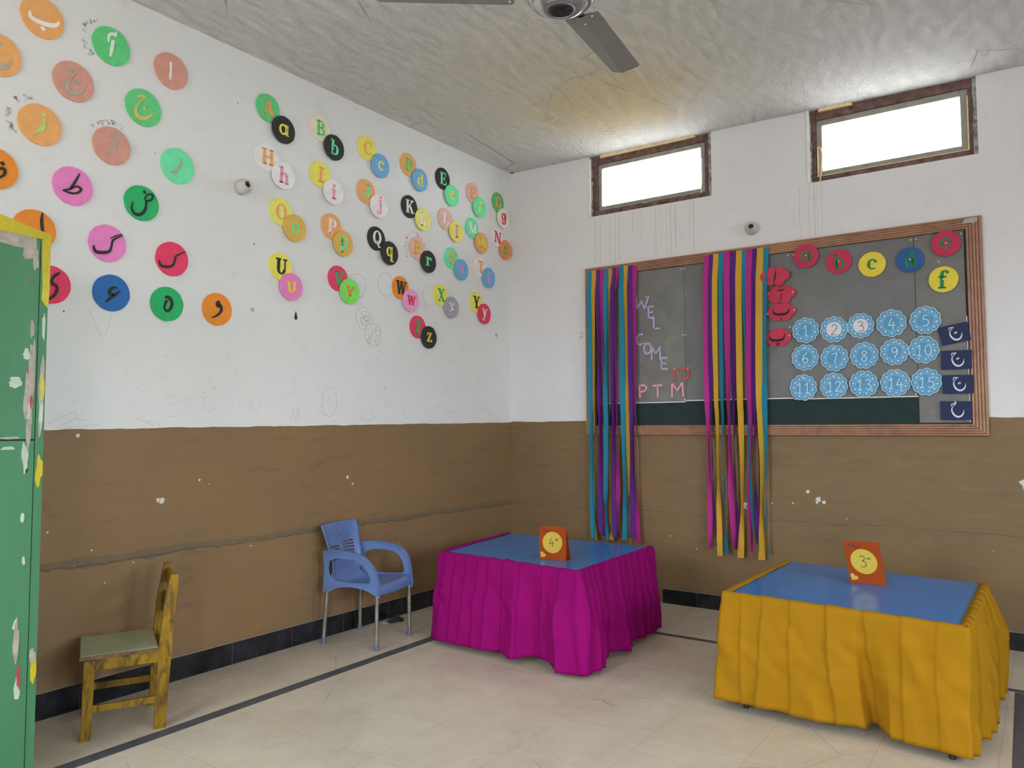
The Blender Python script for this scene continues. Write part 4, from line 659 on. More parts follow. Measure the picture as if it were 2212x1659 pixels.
# ---------------- crepe streamers ----------------
def crepe(c,rgb):
    t=NT('crepe_'+c); tc=t.obj(); a=col(*rgb,.70); cc=t.mix(t.ramp(t.noise(3,4,.5,tc),.3,.7),tuple(v*.85 for v in a[:3])+(1,),a)
    mp=t.n('ShaderNodeMapping',ins={'Vector':tc,'Scale':(14,160,14)}).outputs[0]; t.bump(t.noise(4,3,.5,mp),.35,.003)
    m=t.base(cc,.75); out=t.t.nodes['Material Output']; tl=t.n('ShaderNodeBsdfTranslucent'); t.l(cc,tl.inputs[0]); mx=t.n('ShaderNodeMixShader',ins={0:.25}); t.l(t.b.outputs[0],mx.inputs[1]); t.l(tl.outputs[0],mx.inputs[2]); t.l(mx.outputs[0],out.inputs[0]); return m
CRC={'t':crepe('teal',(28,125,155)),'y':crepe('yellow',(200,155,45)),'p':crepe('purple',(85,32,120)),'m':crepe('magenta',(172,40,130))}
CN={'t':'teal','y':'yellow','p':'purple','m':'magenta'}; ORD=['first','second','third','fourth','fifth','sixth','seventh','eighth','ninth','tenth','eleventh','last']
for bi,(bunch,bn,side) in enumerate(((STREAM1,'left','left'),(STREAM2,'right','left'))):
    for i,(c,st) in enumerate(bunch):
        wmax=max(q[2] for q in st)*1.02; rn=random.Random(i+20*bi); sg=1; pts=[]; prev=None
        for k,(s_,z,w_) in enumerate(st):
            th=math.acos(min(1,w_/wmax)); 
            pts.append((s_,z,th*(1 if (k//3)%2==0 else 1)))
        s0,z0=pts[0][0],pts[0][1]; Q=cr(pts,9); mb=MB(); P=[]
        for (s_,z,th) in Q:
            th=max(0,min(1.5,th)); base=.072 if z<1.6 else .078; base+=.004*noise.noise(Vector((z*3,i,bi)))
            if z>2.82: th*=.2; base=.053
            elif z>2.7: th*=.6; base=.053+(2.82-z)/.12*.02
            row=[]
            for u in (-1,-.5,0,.5,1):
                row.append((s_-s0+u*wmax/2*cos(th),z-z0,base-.05+u*wmax/2*sin(th)*(1 if i%2 else -1)+.0015*noise.noise(Vector((z*8+i,u*2,1)))))
            P.append(row)
        mb.grid(P)
        e1=CN[c]+' crepe streamer, '+ORD[i]+' from left in the '+bn+' bunch on the notice board'
        if i==11: e1=CN[c]+' crepe streamer, rightmost in the '+bn+' bunch on the notice board'
        o=mb.build('crepe_streamer',CRC[c],M=MW(s0,z0,.05),fix=False); tag(o,e1,'streamer','crepe streamers in the '+bn+' bunch')

# ---------------- tables ----------------
m_lam=simple('blue_laminate',(.035,.20,.56,1),.17,spec=.16,var=.05,scale=3); m_leg=simple('black_steel',(.02,.02,.022,1),.4); m_rim=simple('table_edge',(.03,.06,.12,1),.4)
def table(label,P,zt):
    cx=sum(p[0] for p in P)/4; cy=sum(p[1] for p in P)/4; t=thing('low_table',label,'table',(cx,cy,0),'low class tables')
    Q=[(x-cx,y-cy) for x,y in P]
    mb=MB(); mb.prism(Q,zt-.022,zt); mb.build('tabletop',m_lam,t,bevel=.003)
    mb=MB(); n=4; I=[(x*.93,y*.93) for x,y in Q]
    for k in range(4):
        a,b=I[k],I[(k+1)%4]; dx,dy=b[0]-a[0],b[1]-a[1]; l=math.hypot(dx,dy); nx,ny=-dy/l*.02,dx/l*.02
        mb.hexa([(a[0],a[1],zt-.08),(b[0],b[1],zt-.08),(b[0]+nx,b[1]+ny,zt-.08),(a[0]+nx,a[1]+ny,zt-.08)],[(a[0],a[1],zt-.022),(b[0],b[1],zt-.022),(b[0]+nx,b[1]+ny,zt-.022),(a[0]+nx,a[1]+ny,zt-.022)])
    mb.build('apron',m_leg,t)
    for x,y in Q: mb=MB(); mb.tube([(x*.85,y*.85,0),(x*.85,y*.85,zt-.03)],.014,12); mb.build('leg',m_leg,t)
    return t
MT=[(.715,-1.892),(1.897,-1.996),(1.855,-.854),(.558,-.848)]; YT=[(2.804,-2.046),(3.923,-2.154),(3.931,-1.024),(2.818,-.897)]
table('blue topped table in the corner with the magenta paper skirt round it',MT,.6)
table('blue topped table on the right with the yellow paper skirt round it',YT,.6)
def cloth(c,rgb,tr=.12):
    t=NT('skirt_'+c); tc=t.obj(); a=col(*rgb,.62); cc=t.mix(t.ramp(t.noise(2.5,4,.55,tc),.3,.7),tuple(v*.88 for v in a[:3])+(1,),a)
    t.bump(t.noise(220,2,.5,tc),.12,.001); m=t.base(cc,.85); t.b.inputs['Specular IOR Level'].default_value=.12
    out=t.t.nodes['Material Output']; tl=t.n('ShaderNodeBsdfTranslucent'); t.l(cc,tl.inputs[0]); mx=t.n('ShaderNodeMixShader',ins={0:tr}); t.l(t.b.outputs[0],mx.inputs[1]); t.l(tl.outputs[0],mx.inputs[2]); t.l(mx.outputs[0],out.inputs[0]); return m
def skirt(label,st,pleats,m,seed,zt,stepamp=1):
    """st: (top x, top y, bottom x, bottom y, bottom z, bulge) along the table edge; pleats: arc positions of the folds"""
    acc=[0]
    for a,b in zip(st,st[1:]): acc.append(acc[-1]+math.hypot(b[0]-a[0],b[1]-a[1]))
    L=acc[-1]; n=int(L/.007); cx=sum(p[0] for p in st)/len(st); cy=sum(p[1] for p in st)/len(st); P=[]
    for i in range(n+1):
        s_=L*i/n; k=max(j for j in range(len(acc)) if acc[j]<=s_+1e-9); k=min(k,len(st)-2); t=(s_-acc[k])/(acc[k+1]-acc[k]); tt=t*t*(3-2*t)*.5+t*.5
        a,b=st[k],st[k+1]; top=Vector((a[0]+(b[0]-a[0])*t,a[1]+(b[1]-a[1])*t)); bot=Vector((a[2]+(b[2]-a[2])*tt,a[3]+(b[3]-a[3])*tt)); bz=a[4]+(b[4]-a[4])*tt; bu=a[5]+(b[5]-a[5])*tt
        d=Vector((b[0]-a[0],b[1]-a[1])).normalized(); nn=Vector((d.y,-d.x))
        def pleat(v):       # knife pleats that wander sideways on their way down
            o_=0
            for k_,(p,pw,am) in enumerate(pleats):
                q=(s_-p-v*.07*noise.noise(Vector((k_*3.7,seed,0)))-.012*noise.noise(Vector((k_*2.1,v*2,seed))))/pw
                if 0<=q<1: o_=max(o_,am*(.55+.9*abs(noise.noise(Vector((k_*1.9,v*1.7,seed+3)))))*(1-q)**1.1)
            return o_*1.5
        pl=pleat(0)
        row=[]; NV=26
        inn=top-nn*(.034+.008*noise.noise(Vector((s_*9,seed,2)))); row.append((inn.x-cx,inn.y-cy,zt+.0025+.003*abs(noise.noise(Vector((s_*14,seed,8))))))
        row.append((top.x-nn.x*.006-cx,top.y-nn.y*.006-cy,zt+.010+pl*.35))
        for j in range(NV+1):
            v=j/NV; pl=pleat(v); e=v**1.25; p=top.lerp(bot,e); z=zt+.001+(bz-zt)*v
            fold=noise.noise(Vector((s_*5.5+v*.8,v*1.1,seed)))*.024*v+noise.noise(Vector((s_*11-v*3.5,v*2.3,seed+4)))*.012*min(1,v*3)
            crease=(abs(noise.noise(Vector((s_*4+v*3,v*4-s_*2,seed+9))))*.022+abs(noise.noise(Vector((s_*9-v*4,v*3+s_*2,seed+19))))*.010)*sin(pi*min(1,v*1.15))
            p=p+nn*(.006+pl*(.35+.65*min(1,v*2.2))*stepamp+fold+crease+bu*sin(pi*v)+.004)
            row.append((p.x-cx,p.y-cy,z+.004*noise.noise(Vector((s_*7,seed,1)))*v))
        P.append(row)
    mb=MB(); mb.grid(P); o=mb.build('table_skirt',m,M=Matrix.Translation((cx,cy,0)),fix=False,solid=.0012)
    return tag(o,label,'table skirt','paper skirts round the tables')
mg=cloth('magenta',(122,5,88)); yl=cloth('yellow',(141,101,16))
SM=[(.558,-.848,.52,-.82,.04,0),(.63,-1.4,.585,-1.4,.035,0),(.70,-1.80,.665,-1.85,.035,0),(.715,-1.892,.69,-1.97,.032,.0),(.85,-1.904,.85,-2.005,.034,0),(1.0,-1.917,.99,-2.015,.034,0),(1.2,-1.935,1.20,-2.02,.036,0),(1.34,-1.947,1.34,-1.985,.04,0),(1.42,-1.954,1.45,-2.06,.03,.01),(1.55,-1.965,1.56,-1.965,.05,.0),(1.66,-1.975,1.68,-1.99,.045,.01),(1.78,-1.985,1.80,-2.11,.022,.03),
 (1.897,-1.996,1.965,-2.07,.022,.035),(1.893,-1.88,1.99,-1.90,.03,.02),(1.885,-1.66,1.885,-1.63,.045,.0),(1.879,-1.5,1.965,-1.50,.03,.0),(1.873,-1.36,1.90,-1.34,.042,0),(1.865,-1.1,1.915,-1.10,.038,.01),(1.856,-.90,1.915,-.86,.04,.01),(1.855,-.854,1.88,-.80,.04,.0),(1.82,-.853,1.84,-.80,.05,0)]
rn=random.Random(3)
def pls(a): return [(x,w_,am) for x,w_,am in a]
PM=[(1.075+x,w_,am) for x,w_,am in ((.05,.09,.014),(.15,.10,.012),(.25,.11,.014),(.36,.09,.013),(.455,.12,.016),(.585,.12,.022),(.72,.13,.016),(.90,.10,.012),(1.03,.12,.012),(1.16,.06,.02),(1.24,.05,.018),(1.31,.05,.02),(1.385,.10,.026),(1.53,.09,.02),(1.66,.07,.018),(1.76,.06,.014),(1.86,.06,.016),(1.95,.07,.014),(2.06,.08,.012),(2.15,.06,.012))]
skirt('pleated magenta crepe paper skirt hanging round the corner table',SM,PM+[(x,.1,.012) for x in (.1,.25,.4,.55,.7,.85)],mg,3,.6)
SY=[(2.818,-.897,2.78,-.88,.06,0),(2.81,-1.45,2.765,-1.45,.055,0),(2.806,-1.95,2.762,-1.96,.05,0),(2.804,-2.046,2.752,-2.05,.048,0),(2.95,-2.06,2.94,-2.055,.048,0),(3.07,-2.072,3.066,-2.045,.05,0),(3.27,-2.091,3.271,-2.08,.047,0),(3.45,-2.108,3.485,-2.03,.045,0),(3.475,-2.111,3.50,-1.94,.045,0),(3.51,-2.114,3.53,-1.95,.045,0),(3.60,-2.122,3.60,-2.06,.042,0),(3.72,-2.134,3.71,-2.09,.042,.01),(3.84,-2.146,3.83,-2.11,.04,.01),
 (3.923,-2.154,3.915,-2.12,.036,.0),(3.924,-2.06,3.905,-2.00,.04,.0),(3.926,-1.88,3.955,-1.83,.045,.0),(3.927,-1.72,3.965,-1.66,.05,.01),(3.928,-1.52,3.94,-1.48,.055,.01),(3.930,-1.30,3.975,-1.24,.05,.035),(3.931,-1.10,3.99,-1.06,.05,.05),(3.931,-1.024,3.975,-1.0,.05,.03),(3.90,-1.02,3.93,-.985,.06,.01)]
PY=[(1.15+x,w_,am) for x,w_,am in ((.10,.04,.008),(.215,.14,.012),(.355,.13,.010),(.53,.16,.013),(.70,.17,.016),(.86,.10,.010),(1.0,.10,.008),(1.16,.07,.018),(1.26,.07,.018),(1.36,.07,.02),(1.46,.08,.02),(1.57,.08,.022),(1.69,.09,.02),(1.82,.12,.022),(1.97,.12,.018),(2.1,.1,.014))]
skirt('pleated yellow crepe paper skirt hanging round the right hand table',SY,PY+[(x,.12,.01) for x in (.1,.3,.5,.7,.9)],yl,8,.6)
# class cards
m_or=simple('orange_card',col(152,66,26,1.05),.8,var=.04,spec=.1); m_yc=simple('yellow_card',col(180,155,50,.9),.7,var=.04); m_ink=simple('black_ink',(.012,.012,.014,1),.6); m_red=simple('card_inside',(.13,.022,.018,1),.8)
def tent(label,M,w_,h_,dep,lean,num,sup,grp):
    t=thing('class_card',label,'class card',M,grp)
    # front panel in the XZ plane leaning back; back panel; bottom flap
    ap=dep*.45; sl=math.atan2(ap,h_); F=Matrix.Translation((0,0,.001))@Matrix(((1,lean/h_,0,0),(0,sin(sl),-cos(sl),0),(0,cos(sl),sin(sl),0),(0,0,0,1))); hl=math.hypot(h_,ap)
    th=.0016
    mb=MB(); mb.v=[]; P=[F@Vector(p) for p in ((0,0,0),(w_,0,0),(w_,hl,0),(0,hl,0))]; Pb=[F@Vector(p) for p in ((0,0,-th),(w_,0,-th),(w_,hl,-th),(0,hl,-th))]; mb.hexa(Pb,P); mb.build('front_panel',m_or,t)
    mb=MB(); a=[P[3],P[2],Vector((w_+.0,dep,.001)),Vector((0,dep,.001))]; mb.hexa([v+Vector((0,.0,-.0018)) for v in a],[v+Vector((0,.0012,0)) for v in a]); mb.build('back_panel',m_or,t)
    mb=MB(); mb.box((0,0,0),(w_,dep,.0012)); mb.build('base_flap',m_or,t)
    def onface(mb,nm_,mat): mb.v=[tuple(F@Vector(p)) for p in mb.v]; mb.build(nm_,mat,t)
    mb=MB(); mb.prism(circle(w_*.37,40,w_*.49,h_*.53),0,.0008); onface(mb,'paper_circle',m_yc)
    mb=MB(); hs=w_*.12; c=(w_*.02,h_*.06); H=[]
    for k in range(30):
        a_=2*pi*k/30; x=16*sin(a_)**3; y=13*cos(a_)-5*cos(2*a_)-2*cos(3*a_)-cos(4*a_); H.append((x*.0013,y*.0013))
    H=[(x*cos(-.6)-y*sin(-.6)+w_*.13,x*sin(-.6)+y*cos(-.6)+h_*.14) for x,y in H]; H=[(max(.001,x),y) for x,y in H]
    mb.prism(H,0,.0008); onface(mb,'paper_heart',m_yc)
    mb=MB(); digits(mb,num,h_*.27,.0035,.0008,.0014,w_*.45,h_*.53); mb2=mb
    X,Y,q=w_*.60,h_*.60,.011
    for st in sup: brush(mb,[(x*q+X,y*q+Y,.0022) for x,y in st],.0008,.0014)
    X,Y,q=w_*.13,h_*.86,h_*.085
    CL=[[(.75,.85,.08),(.45,1.05,.1),(.12,.75,.16),(.1,.3,.2),(.4,-.05,.14),(.75,.12,.06)],[(.42,.9,.05),(.34,.5,.1),(.46,.1,.05)],[(1.15,1.1,.1),(1.12,.5,.24),(1.08,-.2,.1)],[(1.85,.5,.1),(1.6,.45,.14),(1.55,.12,.16),(1.8,.1,.12),(1.9,.5,.1)],[(1.9,.5,.12),(1.9,.12,.14),(2.1,.1,.06)],[(2.45,.5,.1),(2.25,.4,.14),(2.45,.25,.14),(2.4,.05,.12),(2.18,.08,.06)],[(2.85,.5,.1),(2.65,.4,.14),(2.85,.25,.14),(2.8,.05,.12),(2.55,.08,.06)]]
    for st in CL: brush(mb,[(x*q+X,y*q+Y,w2*q) for x,y,w2 in st],0,.0006)
    onface(mb,'lettering',m_ink)
def frame_at(x,y,z,dx,dy):
    l=math.hypot(dx,dy); dx/=l;dy/=l; return Matrix(((dx,-dy,0,x),(dy,dx,0,y),(0,0,1,z),(0,0,0,1)))
tent('orange folded card reading Class 4th on the table with the magenta skirt',frame_at(1.447,-1.738,.6005,.183,.040),.187,.212,.10,-.013,'4',[[(-.3,.4),(.1,.5),(.1,-.2)],[(.6,1),(.5,.4),(.5,-.4)],[(.2,.6),(1.0,.7)],[(1.2,1.1),(1.1,.3),(1.1,-.4)],[(1.1,.1),(1.5,.3),(1.6,-.4)],[(1.0,1.0),(1.9,1.0)]],'orange class cards')
tent('orange folded card reading Class 3rd on the table with the yellow skirt',frame_at(3.303,-1.404,.6005,.179,.031),.182,.226,.075,-.033,'3',[[(.0,0),(.5,.5),(.7,.2),(.1,-.3),(-.2,.1),(.1,.6)],[(.7,.2),(1.1,.5),(1.5,.2),(1.1,-.3),(.8,.3)]],'orange class cards')

# ---------------- green cabinet ----------------
def green_paint():
    t=NT('green_cabinet_paint'); tc=t.obj(); mp=t.n('ShaderNodeMapping',ins={'Vector':tc,'Scale':(3,3,.5)}).outputs[0]
    c=t.mix(t.ramp(t.noise(2,5,.6,mp),.3,.7),(.040,.170,.075,1),(.055,.205,.095,1)); c=t.mix(t.ramp(t.noise(5,6,.7,tc,1),.6,.8,0,.45),c,(.04,.13,.075,1)); t.bump(t.noise(60,3,.5,tc),.12,.002); return t.base(c,.5)
m_gr=green_paint(); m_tape=simple('yellow_tape',(.50,.42,.015,1),.25,var=.08,scale=10,bump=.2); m_torn=simple('torn_paper',(.38,.34,.30,1),.9,var=.15,scale=25); m_tornw=simple('torn_white',(.46,.54,.46,1),.9,var=.1); m_seam=simple('door_gap',(.015,.03,.02,1),.9); m_rp=simple('red_scrap',(.45,.04,.07,1),.8)
cab=thing('storage_cabinet','tall worn green cabinet with torn paper and yellow tape at the left edge','cabinet',(.35,-5.1,0))
def cb(mb,nm_,mats,**k): return mb.build(nm_,mats,cab,M=Matrix.Translation((-.35,5.1,0)),**k)
XF=.70; YE=-4.490
mb=MB(); mb.box((.03,-5.75,.0),(XF-.018,YE,2.305)); cb(mb,'cabinet_body',m_gr)
# face frame
mb=MB(); mb.box((XF-.018,YE-.034,.0),(XF,YE,2.305)); mb.box((XF-.018,-5.75,.0),(XF,-5.71,2.305)); mb.box((XF-.018,-5.71,2.287),(XF,YE-.034,2.305)); mb.box((XF-.018,-5.71,.0),(XF,YE-.034,.06)); 
def patch(mb,y,z,hy,hz,seed,mi,xf=XF,th=.0012,cl=None):
    P=[]
    for k in range(26):
        a=2*pi*k/26; rr=1+.55*noise.noise(Vector((1.6*cos(a),1.6*sin(a),seed*3.1))); yy=y+hy*rr*cos(a); 
        if cl: yy=min(max(yy,cl[0]),cl[1])
        P.append((yy,z+hz*rr*sin(a)))
    T=Matrix(((0,0,1,xf),(1,0,0,0),(0,1,0,0),(0,0,0,1))); th+=.00022*(seed%9); b=MB(); b.prism(P,-.0005,th); mb.add([T@Vector(v) for v in b.v],b.f,mi)
fr=(YE-.033,YE-.001)
for y,z,hy,hz,mi,sd in ((-4.504,1.92,.007,.05,2,1),(-4.505,1.63,.012,.15,1,2),(-4.503,1.65,.008,.06,3,3),(-4.503,1.53,.007,.06,2,4),(-4.505,1.30,.014,.07,3,5),(-4.505,.47,.012,.055,3,7),(-4.51,.52,.01,.03,1,8)): patch(mb,y,z,hy,hz,sd,mi,cl=fr)
fm=cb(mb,'face_frame',[m_gr,m_torn,m_tornw,m_tape])
mb=MB(); mb.box((XF-.012,YE-.038,.06),(XF-.006,YE-.034,2.29)); mb.box((XF-.012,-5.71,1.425),(XF-.006,YE-.034,1.431)); cb(mb,'door_gap',m_seam)
def door(y0,y1,z0,z1,patches,hd):
    mb=MB(); mb.box((XF-.016,y0,z0),(XF+.002,y1,z1))
    for y,z,hy,hz,mi,sd in patches: patch(mb,y,z,hy,hz,sd,mi,XF+.002,cl=(y0,y1-.0005))
    o=cb(mb,'cabinet_door',[m_gr,m_torn,m_tornw,m_rp,m_dirt],bevel=0)
    h=MB(); h.tube([(XF+.002,hd[0],hd[1]),(XF+.03,hd[0],hd[1]+.01),(XF+.03,hd[0],hd[1]+.09),(XF+.002,hd[0],hd[1]+.1)],.006,8); h.build('door_handle',m_leg,o)
    return o
UP=[(-4.65,2.282,.09,.03,1,1),(-4.57,2.255,.035,.045,1,2),(-4.545,2.20,.012,.045,1,12),(-4.55,1.90,.007,.04,1,3),(-4.545,1.70,.012,.17,1,4),(-4.562,1.62,.012,.10,1,5),(-4.57,1.79,.014,.02,2,6),(-4.61,1.67,.025,.02,2,7),(-4.69,1.685,.02,.012,2,8),(-4.55,1.50,.011,.11,1,9),(-4.556,1.56,.008,.05,2,10),(-4.56,1.72,.005,.012,3,11),(-4.56,2.105,.006,.005,3,13),(-4.545,1.59,.004,.03,3,14),(-4.57,1.38,.006,.04,2,15),(-4.62,1.437,.04,.006,1,16),(-4.69,1.447,.02,.004,4,17)]
LO=[(-4.63,1.395,.024,.008,2,20),(-4.56,1.35,.01,.06,2,21),(-4.553,1.30,.004,.008,4,22),(-4.565,1.10,.006,.02,2,23),(-4.555,.92,.005,.02,2,24),(-4.573,.60,.012,.085,1,25),(-4.56,.45,.006,.05,3,26),(-4.565,.40,.01,.05,2,27),(-4.58,.66,.008,.02,2,28),(-4.66,.68,.01,.005,2,29)]
yd=YE-.038
door(-5.10,yd,1.431,2.287,UP,(-5.06,1.7)); door(-5.10,yd,.06,1.425,LO,(-5.06,1.2)); door(-5.71,-5.106,1.431,2.287,[],(-5.14,1.7)); door(-5.71,-5.106,.06,1.425,[],(-5.14,1.2))
mb=MB(); X2=XF+.003
def plate(P,x0,x1): 
    b=MB(); b.prism(P,x0,x1); T=Matrix(((0,0,1,0),(1,0,0,0),(0,1,0,0),(0,0,0,1))); mb.add([T@Vector(v) for v in b.v],b.f)
plate([(YE+.003,2.318),(YE-.03,2.294),(-4.66,2.300),(-4.9,2.31),(-5.75,2.31),(-5.75,2.44),(-4.9,2.44),(-4.70,2.372),(-4.60,2.345),(YE-.015,2.325)],X2-.02,X2+.004)
plate([(YE+.003,2.318),(YE+.003,2.06),(YE-.002,2.00),(YE-.012,2.01),(YE-.026,2.03),(YE-.024,2.10),(YE-.029,2.20),(YE-.031,2.296)],X2-.02,X2+.003)
cb(mb,'yellow_tape_trim',m_tape)

# ---------------- wooden child's chair ----------------
def oldpaint():
    t=NT('worn_yellow_paint'); tc=t.obj(); mp=t.n('ShaderNodeMapping',ins={'Vector':tc,'Scale':(1,1,.35)}).outputs[0]
    c=t.mix(t.ramp(t.noise(9,5,.65,mp,.5),.35,.7),(.19,.105,.004,1),(.30,.17,.005,1)); c=t.mix(t.ramp(t.noise(13,6,.75,mp,1.2),.48,.62,0,.9),c,(.05,.03,.008,1)); t.b.inputs['Specular IOR Level'].default_value=.25; t.bump(t.noise(70,4,.6,mp),.25,.002); return t.base(c,.45)
m_op=oldpaint(); m_pg=simple('pale_green_laminate',(.37,.41,.25,1),.3,var=.05,scale=6); m_br=simple('bare_brown_wood',(.16,.085,.04,1),.6,var=.3,scale=20)
fx,fy=-.435,-.9; CM=Matrix(((fx,-fy,0,.366),(fy,fx,0,-3.928),(0,0,1,0),(0,0,0,1)))
wc=thing('wooden_chair','small worn yellow wooden chair with a pale green seat by the left wall','chair',CM)
for sd in (1,-1):
    y0,y1=(.165,.200) if sd>0 else (-.200,-.165)
    mb=MB(); mb.hexa([(.150,y0,0),(.192,y0,0),(.192,y1,0),(.150,y1,0)],[(.135,y0,.375),(.185,y0,.375),(.185,y1,.375),(.135,y1,.375)]); mb.build('front_leg',m_op,wc,bevel=.003)
    mb=MB(); Z=[(0,-.150,.052),(.2,-.158,.056),(.38,-.168,.060),(.55,-.180,.056),(.68,-.196,.046),(.745,-.204,.036)]
    for a,b in zip(Z,Z[1:]): mb.hexa([(a[1]-a[2]/2,y0,a[0]),(a[1]+a[2]/2,y0,a[0]),(a[1]+a[2]/2,y1,a[0]),(a[1]-a[2]/2,y1,a[0])],[(b[1]-b[2]/2,y0,b[0]),(b[1]+b[2]/2,y0,b[0]),(b[1]+b[2]/2,y1,b[0]),(b[1]-b[2]/2,y1,b[0])])
    mb.build('back_post',m_op,wc)
    mb=MB(); mb.box((-.14,y0+.006,.322),(.14,y1-.004,.378)); mb.build('side_rail',m_op,wc,bevel=.002)
    mb=MB(); mb.box((-.135,y0+.008,.125),(.152,y1-.008,.158)); mb.build('stretcher',m_op,wc,bevel=.002)
mb=MB(); mb.box((.150,-.165,.322),(.172,.165,.375)); mb.build('front_rail',m_op,wc)
mb=MB(); mb.box((-.168,-.165,.322),(-.148,.165,.375)); mb.build('rear_rail',m_op,wc)
mb=MB(); mb.box((-.138,-.203,.378),(.205,.207,.396),1); mb.box((-.136,-.199,.396),(.201,.203,.3985),0); mb.build('seat',[m_pg,m_br],wc,bevel=.002)
for z0,z1,x,mt in ((.655,.720,-.197,m_op),(.50,.60,-.182,m_br)):
    mb=MB(); mb.hexa([(x-.009,-.166,z0),(x+.007,-.166,z0),(x+.007,.166,z0),(x-.009,.166,z0)],[(x-.015,-.166,z1),(x+.001,-.166,z1),(x+.001,.166,z1),(x-.015,.166,z1)]); mb.build('back_slat',mt,wc)

# ---------------- blue plastic armchair ----------------
def plastic():
    t=NT('scuffed_blue_plastic'); tc=t.obj(); c=t.mix(t.ramp(t.noise(4,5,.6,tc),.3,.7),(.115,.19,.43,1),(.145,.235,.50,1))
    sp=t.n('ShaderNodeSeparateXYZ',ins={0:tc}); g=t.math('MULTIPLY',t.ramp(t.noise(34,6,.8,tc,1),.50,.60),t.ramp(t.noise(6,3,.5,tc),.42,.54)); g=t.math('MULTIPLY',g,t.ramp(sp.outputs[2],.68,.75,.12,.8)); c=t.mix(g,c,(.05,.05,.05,1))
    c=t.mix(t.ramp(t.noise(9,6,.7,tc,.8),.55,.75,0,.4),c,(.12,.13,.20,1)); t.bump(t.noise(50,3,.5,tc),.08,.002); return t.base(c,.33)
m_pl=plastic(); m_al=simple('aluminium_tube',(.30,.28,.24,1),.38,metal=.55,var=.2,scale=30); m_cap=simple('grey_blue_foot',(.13,.15,.24,1),.6)
a_=R(11); PMx=Matrix(((cos(a_),-sin(a_),0,.300),(sin(a_),cos(a_),0,-2.179),(0,0,1,0),(0,0,0,1)))
pc=thing('plastic_armchair','scuffed blue plastic armchair with metal legs against the left wall','chair',PMx)
# seat and back in one moulded shell: (x, z, half width, dish)
PR=[(.232,.355,.195,.0),(.238,.385,.205,.0),(.230,.412,.212,-.004),(.205,.425,.215,-.010),(.15,.428,.214,-.016),(.05,.418,.208,-.02),(-.06,.407,.198,-.022),(-.13,.408,.188,-.022),(-.175,.432,.178,-.02),(-.198,.475,.172,.02),(-.212,.54,.172,.03),(-.226,.60,.178,.03),(-.240,.66,.188,.026),(-.250,.73,.200,.02),(-.258,.785,.208,.012),(-.260,.80,.206,.010)]
Q=cr(PR,4); P=[]
for i,(x,z,hw,ds) in enumerate(Q):
    row=[]; back=z>.46 and x<-.15; nn=24
    for j in range(nn+1):
        u=-1+2*j/nn; k=u*u
        if back: row.append((x+ds*1.4*k*k, u*hw, z+(.005*(1-k) if z>.77 else 0)))
        else: row.append((x-.012*k*(1 if x>.2 else 0), u*hw, z+ds*(1-k)+(.0 if x<.2 else .004*k)))
    P.append(row)
mb=MB(); nv=25; hole=set()
def isslot(i,j):
    x,z,hw,ds=Q[i]; 
    if not (x<-.15): return False
    for zc in (.548,.570,.592,.614,.636,.658):
        if abs(z-zc)<.0048 and ((3<=j<=10 and zc<.65) or (14<=j<=20)): return True
    return False
